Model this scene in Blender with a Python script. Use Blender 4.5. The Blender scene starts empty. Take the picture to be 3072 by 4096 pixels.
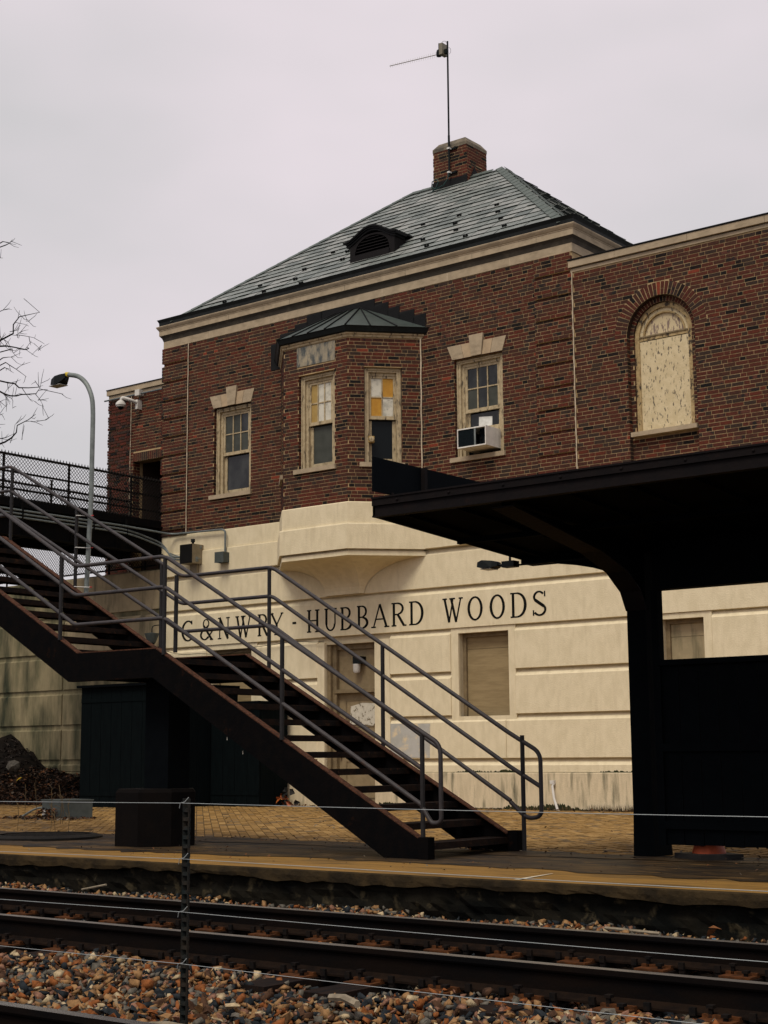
import bpy, bmesh, math, random
import numpy as np
from mathutils import Vector, Matrix
R = math.radians
rnd = random.Random(7)
scene = bpy.context.scene
COL = scene.collection

# ------------------------------------------------------------------ camera
CAMP = Vector((0.0, 0.0, 0.92))
YAW, PITCH, ROLL = 0.66436576, 0.15892431, -0.00743075
fw = Vector((-math.sin(YAW)*math.cos(PITCH), math.cos(YAW)*math.cos(PITCH), math.sin(PITCH)))
rt = Vector((math.cos(YAW), math.sin(YAW), 0))
up = rt.cross(fw)
rt2 = math.cos(ROLL)*rt + math.sin(ROLL)*up
up2 = -math.sin(ROLL)*rt + math.cos(ROLL)*up
cam = bpy.data.cameras.new('camera')
cam.sensor_fit = 'VERTICAL'
cam.sensor_height = 36
cam.lens = 6100.03/4096*36
cam.clip_start = 0.05
cam.clip_end = 2000
camo = bpy.data.objects.new('camera', cam)
COL.objects.link(camo)
m3 = Matrix((rt2, up2, -fw)).transposed()
camo.matrix_world = Matrix.Translation(CAMP) @ m3.to_4x4()
scene.camera = camo

# ------------------------------------------------------------------ sky, sun, exposure
w = bpy.data.worlds.new("World")
scene.world = w
w.use_nodes = True
nt = w.node_tree
nt.nodes.clear()
SUN_EL, SUN_AZ = R(56), R(168)          # azimuth clockwise from +Y: high behind the camera
sky = nt.nodes.new('ShaderNodeTexSky')
sky.sky_type = 'NISHITA'
sky.sun_disc = False
sky.sun_elevation = SUN_EL
sky.sun_rotation = SUN_AZ
bg1 = nt.nodes.new('ShaderNodeBackground')
bg1.inputs['Strength'].default_value = 0.06
nt.links.new(sky.outputs[0], bg1.inputs[0])
tc = nt.nodes.new('ShaderNodeTexCoord')
mp = nt.nodes.new('ShaderNodeMapping')
mp.inputs['Scale'].default_value = (1.0, 1.0, 2.2)
nt.links.new(tc.outputs['Generated'], mp.inputs[0])
nz = nt.nodes.new('ShaderNodeTexNoise')
nz.inputs['Scale'].default_value = 2.4
nz.inputs['Detail'].default_value = 4
nz.inputs['Roughness'].default_value = 0.45
nt.links.new(mp.outputs[0], nz.inputs['Vector'])
cr = nt.nodes.new('ShaderNodeValToRGB')
cr.color_ramp.elements[0].position = 0.36
cr.color_ramp.elements[0].color = (0.65, 0.628, 0.642, 1)
cr.color_ramp.elements[1].position = 0.66
cr.color_ramp.elements[1].color = (0.855, 0.765, 0.81, 1)
nt.links.new(nz.outputs['Fac'], cr.inputs[0])
bg2 = nt.nodes.new('ShaderNodeBackground')
bg2.inputs['Strength'].default_value = 0.745
nt.links.new(cr.outputs[0], bg2.inputs[0])
mx = nt.nodes.new('ShaderNodeMixShader')
mx.inputs[0].default_value = 0.95
nt.links.new(bg1.outputs[0], mx.inputs[1])
nt.links.new(bg2.outputs[0], mx.inputs[2])
wo = nt.nodes.new('ShaderNodeOutputWorld')
nt.links.new(mx.outputs[0], wo.inputs[0])

sun = bpy.data.lights.new('sun', 'SUN')
sun.energy = 1.5
sun.angle = R(22)
sun.color = (1.0, 0.92, 0.78)
suno = bpy.data.objects.new('sun', sun)
COL.objects.link(suno)
sd = Vector((math.sin(SUN_AZ)*math.cos(SUN_EL), math.cos(SUN_AZ)*math.cos(SUN_EL), math.sin(SUN_EL)))
suno.rotation_euler = sd.to_track_quat('Z', 'Y').to_euler()

scene.view_settings.view_transform = 'Standard'
scene.view_settings.look = 'None'
scene.view_settings.gamma = 1
scene.view_settings.use_curve_mapping = False
scene.view_settings.exposure = 0.42
scene.render.engine = 'CYCLES'
scene.cycles.max_bounces = 5
scene.cycles.diffuse_bounces = 3
scene.cycles.use_denoising = True

# ------------------------------------------------------------------ materials
def mat(name, c1, c2=None, scale=4.0, rough=0.85, bump=0.0, bscale=60.0, metal=0.0, stretch=(1, 1, 1), lo=0.4, hi=0.62,
        c3=None, scale3=1.0, stretch3=(1, 1, 1), lo3=0.5, hi3=0.7, spec=0.3, detail=6.0, rough2=None):
    """Noise-mixed colours c1/c2, a second larger pattern of c3 (stains, rust, peeling), fine bump. World-position coordinates."""
    m = bpy.data.materials.new(name)
    m.use_nodes = True
    n, l = m.node_tree.nodes, m.node_tree.links
    b = n['Principled BSDF']
    b.inputs['Roughness'].default_value = rough
    b.inputs['Metallic'].default_value = metal
    b.inputs['Specular IOR Level'].default_value = spec
    b.inputs['Base Color'].default_value = (*c1, 1)
    g = n.new('ShaderNodeNewGeometry')

    def noise(sc, st, det=detail):
        mpn = n.new('ShaderNodeMapping')
        mpn.inputs['Scale'].default_value = st
        l.new(g.outputs['Position'], mpn.inputs[0])
        t = n.new('ShaderNodeTexNoise')
        t.inputs['Scale'].default_value = sc
        t.inputs['Detail'].default_value = det
        t.inputs['Roughness'].default_value = 0.6
        l.new(mpn.outputs[0], t.inputs['Vector'])
        return t.outputs['Fac']

    def ramp(f, a, z):
        r = n.new('ShaderNodeMapRange')
        r.inputs[1].default_value = a
        r.inputs[2].default_value = z
        l.new(f, r.inputs[0])
        return r.outputs[0]

    cur = None
    if c2 is not None:
        k = n.new('ShaderNodeMix')
        k.data_type = 'RGBA'
        k.inputs[6].default_value = (*c1, 1)
        k.inputs[7].default_value = (*c2, 1)
        l.new(ramp(noise(scale, stretch), lo, hi), k.inputs[0])
        cur = k.outputs[2]
    if c3 is not None:
        k = n.new('ShaderNodeMix')
        k.data_type = 'RGBA'
        k.inputs[6].default_value = (*c1, 1)
        if cur is not None:
            l.new(cur, k.inputs[6])
        k.inputs[7].default_value = (*c3, 1)
        f3 = ramp(noise(scale3, stretch3), lo3, hi3)
        l.new(f3, k.inputs[0])
        cur = k.outputs[2]
        if rough2 is not None:
            r = n.new('ShaderNodeMapRange')
            r.inputs[3].default_value = rough
            r.inputs[4].default_value = rough2
            l.new(f3, r.inputs[0])
            l.new(r.outputs[0], b.inputs['Roughness'])
    if cur is not None:
        l.new(cur, b.inputs['Base Color'])
    if bump > 0:
        bp = n.new('ShaderNodeBump')
        bp.inputs['Strength'].default_value = bump
        bp.inputs['Distance'].default_value = 0.01
        l.new(noise(bscale, (1, 1, 1), 4), bp.inputs['Height'])
        l.new(bp.outputs[0], b.inputs['Normal'])
    return m

M = {}
def dm(name, *a, **k):
    M[name] = mat(name, *a, **k)

dm('brick_red', (.112, .0245, .0125), (.072, .018, .0105), 22, bump=.4, bscale=90, spec=.2, c3=(.058, .0195, .0125), scale3=1.1, lo3=.5, hi3=.7)
dm('brick_redbrown', (.090, .0235, .0135), (.056, .0165, .0105), 22, bump=.4, bscale=90, spec=.2)
dm('brick_brown', (.066, .0235, .0145), (.043, .0175, .012), 22, bump=.4, bscale=90, spec=.2)
dm('brick_umber', (.043, .0245, .0175), (.029, .018, .014), 22, bump=.4, bscale=90, spec=.2)
dm('brick_black', (.0085, .0075, .0075), (.024, .0105, .0085), 9, bump=.4, bscale=90, lo=.5, hi=.7, spec=.15)
dm('brick_mixed', (.085, .026, .016), (.010, .0075, .0075), 9, bump=.4, bscale=90, lo=.45, hi=.58)
dm('brick_bright', (.22, .036, .014), (.14, .028, .013), 22, bump=.4, bscale=90)
TONES = ['brick_red', 'brick_redbrown', 'brick_brown', 'brick_umber', 'brick_black', 'brick_mixed', 'brick_bright']
dm('mortar', (.46, .33, .175), (.34, .24, .125), 5, bump=.3, bscale=120, spec=.15)
dm('caulk', (.62, .52, .38), (.45, .37, .26), 6)
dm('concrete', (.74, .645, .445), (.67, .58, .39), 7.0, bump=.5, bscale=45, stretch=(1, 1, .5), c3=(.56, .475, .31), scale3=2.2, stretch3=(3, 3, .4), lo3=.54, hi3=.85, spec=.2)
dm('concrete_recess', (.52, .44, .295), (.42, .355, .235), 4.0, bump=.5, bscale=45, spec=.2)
dm('concrete_base', (.66, .555, .375), (.54, .455, .305), 5, bump=.5, bscale=45, stretch=(2, 2, .4), c3=(.085, .09, .055), scale3=2.2, stretch3=(3.2, 3.2, .45), lo3=.54, hi3=.74, spec=.2)
dm('concrete_mossy', (.27, .225, .13), (.15, .135, .075), 1.7, bump=.4, bscale=50, stretch=(2, 2, .6), c3=(.014, .022, .013), scale3=.9, stretch3=(2.2, 2.2, .45), lo3=.42, hi3=.66, spec=.15)
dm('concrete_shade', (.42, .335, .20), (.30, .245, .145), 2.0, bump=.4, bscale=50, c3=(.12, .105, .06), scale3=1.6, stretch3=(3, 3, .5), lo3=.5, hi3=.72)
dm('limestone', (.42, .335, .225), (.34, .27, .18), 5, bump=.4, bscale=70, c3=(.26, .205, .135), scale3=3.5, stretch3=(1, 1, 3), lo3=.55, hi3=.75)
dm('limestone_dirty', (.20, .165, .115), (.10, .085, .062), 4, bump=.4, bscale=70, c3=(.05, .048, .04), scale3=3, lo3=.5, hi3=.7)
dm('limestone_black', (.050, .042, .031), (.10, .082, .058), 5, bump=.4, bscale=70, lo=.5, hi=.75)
dm('slate_edge_shadow', (.030, .036, .034), (.02, .024, .023), 8, rough=.8, spec=.1)  # dark lower edges: the shadowed, wet gap between slate courses painted as colour
dm('moss', (.022, .030, .014), (.05, .048, .022), 14, rough=.95, spec=.05)
dm('limestone_warm', (.46, .345, .215), (.38, .285, .18), 5, bump=.4, bscale=70)
dm('stone_stained', (.34, .29, .20), (.24, .215, .165), 6, c3=(.075, .085, .085), scale3=6, stretch3=(1.6, 1.6, .8), lo3=.46, hi3=.62)
dm('slate_a', (.185, .205, .190), (.145, .165, .152), 6, rough=.5, bump=.2, bscale=40, spec=.3)
dm('slate_b', (.245, .258, .240), (.20, .214, .20), 6, rough=.5, bump=.2, bscale=40, spec=.3)
dm('slate_c', (.130, .150, .140), (.105, .124, .115), 6, rough=.5, bump=.2, bscale=40, spec=.3)
dm('slate_d', (.265, .275, .255), (.225, .236, .218), 6, rough=.5, bump=.2, bscale=40, spec=.3)
dm('slate_underlay', (.004, .006, .006), rough=.9, spec=.02)
dm('slate_cap', (.105, .125, .113), (.07, .09, .08), 8, rough=.6, bump=.2, bscale=40, spec=.2)
dm('copper_dark', (.007, .0095, .0095), (.005, .007, .007), 5, rough=.6, c3=(.018, .027, .025), scale3=3, lo3=.58, hi3=.75, spec=.2)
dm('metal_roof', (.050, .066, .060), (.038, .051, .047), 5, rough=.5, spec=.4)
dm('flashing', (.007, .0075, .008), (.005, .0055, .006), 6, rough=.7, spec=.15)
dm('louver_paint', (.008, .0065, .0065), (.006, .005, .0055), 8, rough=.7, spec=.15)
dm('cream_paint', (.48, .39, .245), (.38, .30, .18), 14, rough=.7, bump=.4, bscale=80, c3=(.12, .095, .065), scale3=9, stretch3=(2, 2, .5), lo3=.55, hi3=.65, spec=.15)
dm('peeling_paint', (.66, .55, .345), (.58, .475, .285), 9, rough=.75, bump=.5, bscale=50, c3=(.15, .125, .09), scale3=12.5, stretch3=(2.6, 2.6, .8), lo3=.585, hi3=.61, spec=.15)
dm('peeling_wood', (.60, .49, .30), (.24, .175, .14), 8, rough=.8, bump=.5, bscale=50, stretch=(2.6, 2.6, .7), lo=.53, hi=.56)
dm('flaked_trim', (.46, .34, .165), (.30, .21, .10), 14, rough=.8, bump=.6, bscale=50, c3=(.06, .045, .03), scale3=11, stretch3=(1.4, 1.4, .8), lo3=.55, hi3=.62)
dm('board_tan', (.30, .225, .115), (.245, .18, .09), 5, rough=.8, bump=.3, bscale=50, stretch=(.5, .5, 4))
dm('door_tan', (.27, .205, .115), (.22, .165, .09), 6, rough=.7, bump=.2, bscale=50, c3=(.12, .09, .05), scale3=4, lo3=.6, hi3=.75)
dm('door_frame', (.22, .165, .09), (.15, .11, .06), 7, rough=.7)
dm('glass_dark', (.010, .0125, .013), (.038, .042, .040), 3.0, rough=.10, spec=.3, stretch=(1, 1, .6), lo=.42, hi=.68)  # uneven base tone painted in place of tree reflections in the panes
dm('glass_screen', (.060, .064, .053), (.044, .048, .039), 5, rough=.5, spec=.2)
dm('glass_black', (.004, .0065, .008), rough=.4, spec=.15)
dm('pane_white', (.62, .59, .49), (.34, .33, .27), 7, rough=.6, lo=.45, hi=.72, c3=(.22, .21, .16), scale3=14, lo3=.60, hi3=.75)
dm('pane_amber', (.52, .27, .03), (.44, .21, .02), 8, rough=.5)
dm('pane_ochre', (.40, .27, .085), (.34, .22, .06), 8, rough=.5)
dm('void_black', (.004, .004, .004), rough=1.0, spec=0)
dm('paper', (.72, .72, .68), (.60, .60, .56), 10)
dm('torn_paper', (.60, .56, .46), (.50, .46, .37), 12, c3=(.15, .12, .07), scale3=12, lo3=.56, hi3=.60)
dm('white_plastic', (.62, .60, .55), (.52, .50, .46), 6, rough=.5)
dm('ac_metal', (.76, .73, .66), (.64, .61, .55), 7, rough=.5, c3=(.25, .13, .06), scale3=14, lo3=.70, hi3=.76)
dm('ac_grille', (.004, .0085, .011), (.007, .012, .015), 40, rough=.7, spec=.1)
dm('steel_rail_paint', (.036, .030, .030), (.022, .0195, .0205), 12, rough=.5, spec=.35, bump=.2, bscale=90, c3=(.065, .029, .017), scale3=7, lo3=.62, hi3=.72)
dm('steel_post_paint', (.015, .0138, .0145), (.011, .0102, .011), 20, rough=.6, bump=.2, bscale=90, c3=(.036, .016, .011), scale3=6, lo3=.64, hi3=.74, spec=.25)
dm('stringer_steel', (.0026, .0026, .0030), (.0042, .0034, .0034), 9, rough=.85, bump=.5, bscale=40, c3=(.028, .0115, .006), scale3=3.6, lo3=.63, hi3=.76, spec=.03)
dm('rust_edge', (.085, .036, .020), (.035, .017, .011), 24, rough=.95, bump=.5, bscale=60, c3=(.14, .066, .04), scale3=40, lo3=.56, hi3=.72, spec=.1)
dm('tread_steel', (.008, .006, .005), (.020, .010, .006), 10, rough=.8, bump=.4, bscale=60, c3=(.06, .027, .012), scale3=16, lo3=.60, hi3=.72, spec=.1)
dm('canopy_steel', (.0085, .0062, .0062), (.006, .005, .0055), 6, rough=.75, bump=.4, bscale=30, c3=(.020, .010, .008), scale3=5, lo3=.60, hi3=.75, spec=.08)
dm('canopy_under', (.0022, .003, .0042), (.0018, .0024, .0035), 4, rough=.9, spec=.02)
dm('board_black', (.0022, .0032, .0042), (.0017, .0025, .0034), 8, rough=.85, spec=.03)
dm('board_green', (.0032, .0055, .0062), (.0024, .004, .0048), 6, rough=.85, spec=.03, stretch=(3, 3, .4))
dm('sign_black', (.0022, .0034, .0048), (.0018, .0028, .004), 5, rough=.8, spec=.04)
dm('galvanised', (.20, .225, .215), (.14, .16, .152), 9, rough=.55, metal=.2, spec=.4, bump=.1, bscale=60)
dm('conduit_grey', (.16, .185, .185), (.115, .135, .135), 12, rough=.5, metal=.2)
dm('box_grey', (.075, .088, .084), (.060, .071, .067), 9, rough=.6, spec=.15)
dm('box_tan', (.26, .215, .14), (.20, .165, .105), 8, rough=.6)
dm('box_dark', (.006, .0058, .0052), (.0045, .0043, .004), 8, rough=.6, spec=.15)
dm('lamp_dark', (.005, .008, .009), (.004, .006, .007), 8, rough=.6, spec=.15)
dm('lamp_lens', (.30, .30, .28), rough=.3)
dm('yellow_tape', (.55, .42, .04), rough=.6)
dm('zip_tie', (.65, .64, .6), rough=.5)
dm('red_plastic', (.5, .03, .03), rough=.5)
dm('letter_black', (.006, .0062, .0058), (.013, .0125, .010), 20, rough=.9, spec=.05)
dm('fence_black', (.006, .006, .006), (.014, .009, .007), 14, rough=.8, spec=.1)
dm('mesh_wire', (.022, .021, .019), (.014, .013, .012), 14, rough=.8, spec=.1)
dm('wire_bright', (.34, .37, .37), rough=.5, metal=.3, spec=.3)
dm('post_channel', (.010, .014, .014), (.022, .017, .012), 16, rough=.7, bump=.3, bscale=60, spec=.15)
dm('bridge_steel', (.0035, .0038, .0042), (.006, .005, .0045), 5, rough=.85, spec=.05)
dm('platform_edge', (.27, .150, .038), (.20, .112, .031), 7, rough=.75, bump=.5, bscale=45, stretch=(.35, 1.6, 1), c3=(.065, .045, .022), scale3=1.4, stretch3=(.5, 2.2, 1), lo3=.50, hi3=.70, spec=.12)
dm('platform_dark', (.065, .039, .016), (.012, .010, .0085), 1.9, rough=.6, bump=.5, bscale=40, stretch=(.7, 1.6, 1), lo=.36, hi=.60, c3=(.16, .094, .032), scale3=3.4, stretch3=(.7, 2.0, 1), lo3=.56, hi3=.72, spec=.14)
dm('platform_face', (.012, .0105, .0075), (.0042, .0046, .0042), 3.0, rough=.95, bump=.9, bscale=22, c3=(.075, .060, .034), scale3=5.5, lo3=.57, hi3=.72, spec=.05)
dm('platform_lip', (.045, .031, .015), (.020, .015, .009), 5.0, rough=.95, bump=.8, bscale=30, spec=.08)
dm('chalk_line', (.62, .56, .44), (.5, .44, .33), 9)
dm('paver_a', (.33, .195, .064), (.245, .145, .048), 18, rough=.75, bump=.5, bscale=60, spec=.15, c3=(.085, .055, .026), scale3=1.1, lo3=.55, hi3=.75)
dm('paver_b', (.265, .155, .050), (.20, .118, .038), 18, rough=.75, bump=.5, bscale=60, spec=.15, c3=(.085, .055, .026), scale3=1.1, lo3=.55, hi3=.75)
dm('paver_c', (.38, .235, .085), (.30, .185, .065), 18, rough=.75, bump=.5, bscale=60, spec=.15, c3=(.085, .055, .026), scale3=1.1, lo3=.55, hi3=.75)
dm('paver_d', (.17, .108, .046), (.11, .07, .032), 9, rough=.75, bump=.5, bscale=60)
PAV = ['paver_a', 'paver_b', 'paver_c', 'paver_d']
dm('paver_joint', (.035, .026, .014), (.07, .05, .024), 6)
dm('cast_iron', (.008, .008, .0075), (.014, .012, .010), 14, rough=.7, bump=.5, bscale=40, spec=.1)
dm('pier_brown', (.0055, .0042, .0038), (.004, .0034, .0034), 5, rough=.9, bump=.4, bscale=30, spec=.05)
dm('rail_side', (.0030, .0030, .0034), (.007, .0045, .0035), 5, rough=.9, stretch=(.3, 1, 1), bump=.3, bscale=60, spec=.05)
dm('rail_foot', (.015, .009, .006), (.008, .0055, .0045), 9, rough=.95, bump=.3, bscale=60, spec=.05)
dm('rail_head', (.17, .155, .135), (.12, .105, .09), 18, rough=.42, metal=.3, stretch=(.2, 2, 1))
dm('rail_shiny', (.50, .48, .46), (.36, .34, .32), 20, rough=.22, metal=.9, stretch=(.1, 3, 1))
dm('rust_plate', (.095, .034, .011), (.045, .019, .008), 20, rough=.95, bump=.4, bscale=70, spec=.1)
dm('spike_dark', (.005, .0045, .0045), (.012, .008, .006), 20, rough=.8, spec=.1)
dm('sleeper_wood', (.0065, .005, .0045), (.018, .010, .0065), 5, rough=.9, bump=.6, bscale=30, stretch=(4, .6, 1), spec=.1)
STN = ['stone_tan', 'stone_rust', 'stone_pink', 'stone_grey', 'stone_slate', 'stone_cream', 'stone_brown']
for nm, c in zip(STN, [(.30, .17, .075), (.25, .088, .028), (.24, .125, .080), (.13, .118, .095), (.022, .027, .031), (.48, .375, .225), (.08, .042, .024)]):
    dm(nm, c, tuple(x*.45 for x in c), 26, rough=.9, bump=.5, bscale=60, lo=.42, hi=.70, spec=.1)
dm('ballast_bed', (.012, .009, .007), (.02, .014, .010), 12, rough=.95, spec=.05)
dm('ground', (.07, .06, .045), (.05, .045, .035), 1.0, rough=.95)
LEAF = ['leaf_brown', 'leaf_dark', 'leaf_orange', 'leaf_pale']
for nm, c in zip(LEAF, [(.075, .038, .02), (.025, .017, .013), (.19, .075, .025), (.22, .18, .13)]):
    dm(nm, c, tuple(x*.6 for x in c), 20, rough=.85)
dm('soil_dark', (.006, .0052, .0045), (.012, .009, .007), 6, rough=.95, bump=.6, bscale=30, spec=.05)
dm('bark', (.009, .008, .008), (.016, .013, .012), 14, rough=.95, spec=.05)
dm('driftwood', (.28, .235, .165), (.18, .15, .105), 10, rough=.85)
dm('yellow_leaf', (.62, .42, .02), rough=.8)
dm('cone_orange', (.30, .050, .010), (.24, .040, .008), 12, rough=.6)
dm('rubber_black', (.010, .010, .010), (.018, .016, .014), 10, rough=.8)
dm('white_patch', (.46, .45, .41), (.40, .39, .345), 6, rough=.8, c3=(.66, .54, .35), scale3=5, lo3=.52, hi3=.66)
dm('wrapper_print', (.42, .10, .02), (.05, .02, .015), 16, rough=.4, c3=(.55, .40, .06), scale3=22, lo3=.6, hi3=.64)
dm('foliage_dead', (.16, .11, .05), (.10, .07, .035), 10)
dm('cable_teal', (.012, .045, .042), rough=.5)
dm('antenna_metal', (.20, .18, .13), rough=.4, metal=.3)
dm('blue_plastic', (.10, .22, .32), rough=.4)

# ------------------------------------------------------------------ mesh builder
def ident(u, d, z):
    return (u, d, z)

def plane_map(ox, oy, ux, uy):
    """Wall coordinates: u metres along the wall from (ox, oy), d metres outward, z up. Outward is to the right of u turned clockwise."""
    L = math.hypot(ux, uy)
    ux, uy = ux/L, uy/L
    nx, ny = uy, -ux
    def T(u, d, z):
        return (ox+ux*u+nx*d, oy+uy*u+ny*d, z)
    return T

class MB:
    def __init__(s, T=None):
        s.v, s.f, s.m, s.mats, s.T = [], [], [], [], T or ident
    def mi(s, mname):
        if mname not in s.mats:
            s.mats.append(mname)
        return s.mats.index(mname)
    def add(s, verts, faces, m):
        b = len(s.v)
        T = s.T
        s.v.extend(T(*p) for p in verts)
        k = s.mi(m)
        for f in faces:
            s.f.append(tuple(b+i for i in f))
            s.m.append(k)
    def hexa(s, p, m, skip=()):
        F = [(0, 3, 2, 1), (4, 5, 6, 7), (0, 1, 5, 4), (1, 2, 6, 5), (2, 3, 7, 6), (3, 0, 4, 7)]
        s.add(p, [f for i, f in enumerate(F) if i not in skip], m)
    def box(s, x0, x1, y0, y1, z0, z1, m, skip=()):
        s.hexa([(x0, y0, z0), (x1, y0, z0), (x1, y1, z0), (x0, y1, z0), (x0, y0, z1), (x1, y0, z1), (x1, y1, z1), (x0, y1, z1)], m, skip)
    def quad(s, a, b, c, d, m):
        s.add([a, b, c, d], [(0, 1, 2, 3)], m)
    def poly(s, pts, m):
        s.add(pts, [tuple(range(len(pts)))], m)
    def prism(s, pts, a, b, m, axis='y'):
        """2D outline pts extruded along axis from a to b. axis y: pts are (x,z); axis z: (x,y); axis x: (y,z)."""
        n = len(pts)
        if axis == 'y':
            A, B = [(p[0], a, p[1]) for p in pts], [(p[0], b, p[1]) for p in pts]
        elif axis == 'z':
            A, B = [(p[0], p[1], a) for p in pts], [(p[0], p[1], b) for p in pts]
        else:
            A, B = [(a, p[0], p[1]) for p in pts], [(b, p[0], p[1]) for p in pts]
        s.add(A+B, [tuple(range(n))[::-1], tuple(range(n, 2*n))]+[(i, (i+1) % n, n+(i+1) % n, n+i) for i in range(n)], m)
    def loft(s, rings, m, close=True, caps=False):
        n = len(rings[0])
        vs = [p for r in rings for p in r]
        fs = []
        for k in range(len(rings)-1):
            for i in range(n if close else n-1):
                j = (i+1) % n
                fs.append((k*n+i, k*n+j, (k+1)*n+j, (k+1)*n+i))
        if caps:
            fs.append(tuple(range(n))[::-1])
            fs.append(tuple(range((len(rings)-1)*n, len(rings)*n)))
        s.add(vs, fs, m)
    def tube(s, path, r, m, n=8, caps=True):
        P = [Vector(p) for p in path]
        rad = r if isinstance(r, (list, tuple)) else [r]*len(P)
        rings = []
        prev = None
        for i, p in enumerate(P):
            t = (P[min(i+1, len(P)-1)]-P[max(i-1, 0)]).normalized()
            if prev is None:
                a = Vector((0, 0, 1)) if abs(t.z) < .9 else Vector((1, 0, 0))
                x = t.cross(a).normalized()
            else:
                x = (prev-t*prev.dot(t)).normalized()
            prev = x
            y = t.cross(x)
            rings.append([tuple(p+(x*math.cos(2*math.pi*k/n)+y*math.sin(2*math.pi*k/n))*rad[i]) for k in range(n)])
        s.loft(rings, m, True, caps)
    def lathe(s, prof, cx, cy, m, n=20, caps=True, ph=0.0):
        s.loft([[(cx+r*math.cos(2*math.pi*k/n+ph), cy+r*math.sin(2*math.pi*k/n+ph), z) for k in range(n)] for r, z in prof], m, True, caps)
    def mesh(s, name):
        me = bpy.data.meshes.new(name)
        me.from_pydata(s.v, [], s.f)
        for k in s.mats:
            me.materials.append(M[k])
        me.polygons.foreach_set('material_index', s.m)
        me.update()
        return me
    def build(s, name, parent=None, smooth=False, kind=None, label=None, cat=None, group=None, fix=True):
        me = s.mesh(name)
        if fix and len(s.f) < 60000:
            bm = bmesh.new()
            bm.from_mesh(me)
            bmesh.ops.recalc_face_normals(bm, faces=bm.faces)
            bm.to_mesh(me)
            bm.free()
        if smooth:
            me.polygons.foreach_set('use_smooth', [True]*len(me.polygons))
            try:
                me.set_sharp_from_angle(angle=R(40))
            except Exception:
                pass
        return link(name, me, parent, kind, label, cat, group)

def link(name, me, parent=None, kind=None, label=None, cat=None, group=None, loc=None):
    o = bpy.data.objects.new(name, me)
    COL.objects.link(o)
    if parent is not None:
        o.parent = parent
    if loc is not None:
        o.location = loc
    tag(o, label, cat, group, kind)
    return o

def tag(o, label=None, cat=None, group=None, kind=None):
    if label: o['label'] = label
    if cat: o['category'] = cat
    if group: o['group'] = group
    if kind: o['kind'] = kind
    return o

def thing(name, label, cat, group=None, loc=(0, 0, 0)):
    """An Empty that parents its parts; the parts keep world coordinates (the Empty stays at the origin offset loc)."""
    o = bpy.data.objects.new(name, None)
    COL.objects.link(o)
    o.location = loc
    o.empty_display_size = .3
    return tag(o, label, cat, group)

def bend(pts, r=0.1, n=5):
    """Round the inner corners of a polyline."""
    P = [Vector(p) for p in pts]
    out = [P[0]]
    for i in range(1, len(P)-1):
        a, b = (P[i-1]-P[i]), (P[i+1]-P[i])
        q = min(r, a.length*.45, b.length*.45)
        A, B = P[i]+a.normalized()*q, P[i]+b.normalized()*q
        for k in range(n+1):
            t = k/n
            out.append((1-t)**2*A+2*t*(1-t)*P[i]+t*t*B)
    out.append(P[-1])
    return out

def cells(u0, u1, z0, z1, holes):
    """Rectangles that tile [u0,u1]x[z0,z1] minus rectangular holes (a,b,c,d)=(ua,ub,za,zb)."""
    us = sorted({u0, u1, *[min(max(h[0], u0), u1) for h in holes], *[min(max(h[1], u0), u1) for h in holes]})
    zs = sorted({z0, z1, *[min(max(h[2], z0), z1) for h in holes], *[min(max(h[3], z0), z1) for h in holes]})
    for a, b in zip(us, us[1:]):
        for c, d in zip(zs, zs[1:]):
            um, zm = (a+b)/2, (c+d)/2
            if not any(h[0] < um < h[1] and h[2] < zm < h[3] for h in holes):
                yield a, b, c, d

YF = 22.42                      # plane of the station facade
COURSE = 0.0677
ZB = 5.564                      # top of the concrete storey

# ------------------------------------------------------------------ bricks
class BrickStore:
    """Collects brick boxes; the nearest ones that show become parts of their own, the others one joined part."""
    def __init__(s):
        s.items = []
    def add(s, T, u0, u1, z0, z1, d0, d1, tone):
        s.items.append((T, u0, u1, z0, z1, d0, d1, tone))
    def build(s, parent, limit, test):
        near, rest = [], []
        for it in s.items:
            T, u0, u1, z0, z1, d0, d1, tone = it
            p = T((u0+u1)/2, d1, (z0+z1)/2)
            (near if test(p) else rest).append(((Vector(p)-CAMP).length, it))
        near.sort(key=lambda q: q[0])
        rest += near[limit:]
        cache = {}
        for _, (T, u0, u1, z0, z1, d0, d1, tone) in near[:limit]:
            o = T(u0, 0, z0)
            ux = T(u0+1, 0, z0)
            key = (round(u1-u0, 3), round(d0, 3), round(d1, 3), tone, round(ux[0]-o[0], 2))
            if key not in cache:
                mb = MB(lambda u, d, z, T=T, o=o, u0=u0, z0=z0: tuple(a-b for a, b in zip(T(u0+u, d, z0+z), o)))
                mb.box(0, u1-u0, d0, d1, 0, z1-z0, tone)
                cache[key] = mb.mesh('brick')
            link('brick', cache[key], parent, loc=o)
        mb = MB()
        for _, (T, u0, u1, z0, z1, d0, d1, tone) in rest:
            mb.T = T
            mb.box(u0, u1, d0, d1, z0, z1, tone, skip=(2,))
        return mb.build('brick', parent, kind='stuff', fix=False)

def tone(header):
    x = rnd.random()
    if header:
        return 'brick_black' if x < .12 else 'brick_umber' if x < .45 else 'brick_brown' if x < .65 else 'brick_redbrown' if x < .86 else 'brick_red' if x < .994 else 'brick_bright'
    return 'brick_black' if x < .045 else 'brick_mixed' if x < .13 else 'brick_umber' if x < .27 else 'brick_brown' if x < .55 else 'brick_redbrown' if x < .84 else 'brick_red' if x < .996 else 'brick_bright'

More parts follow.
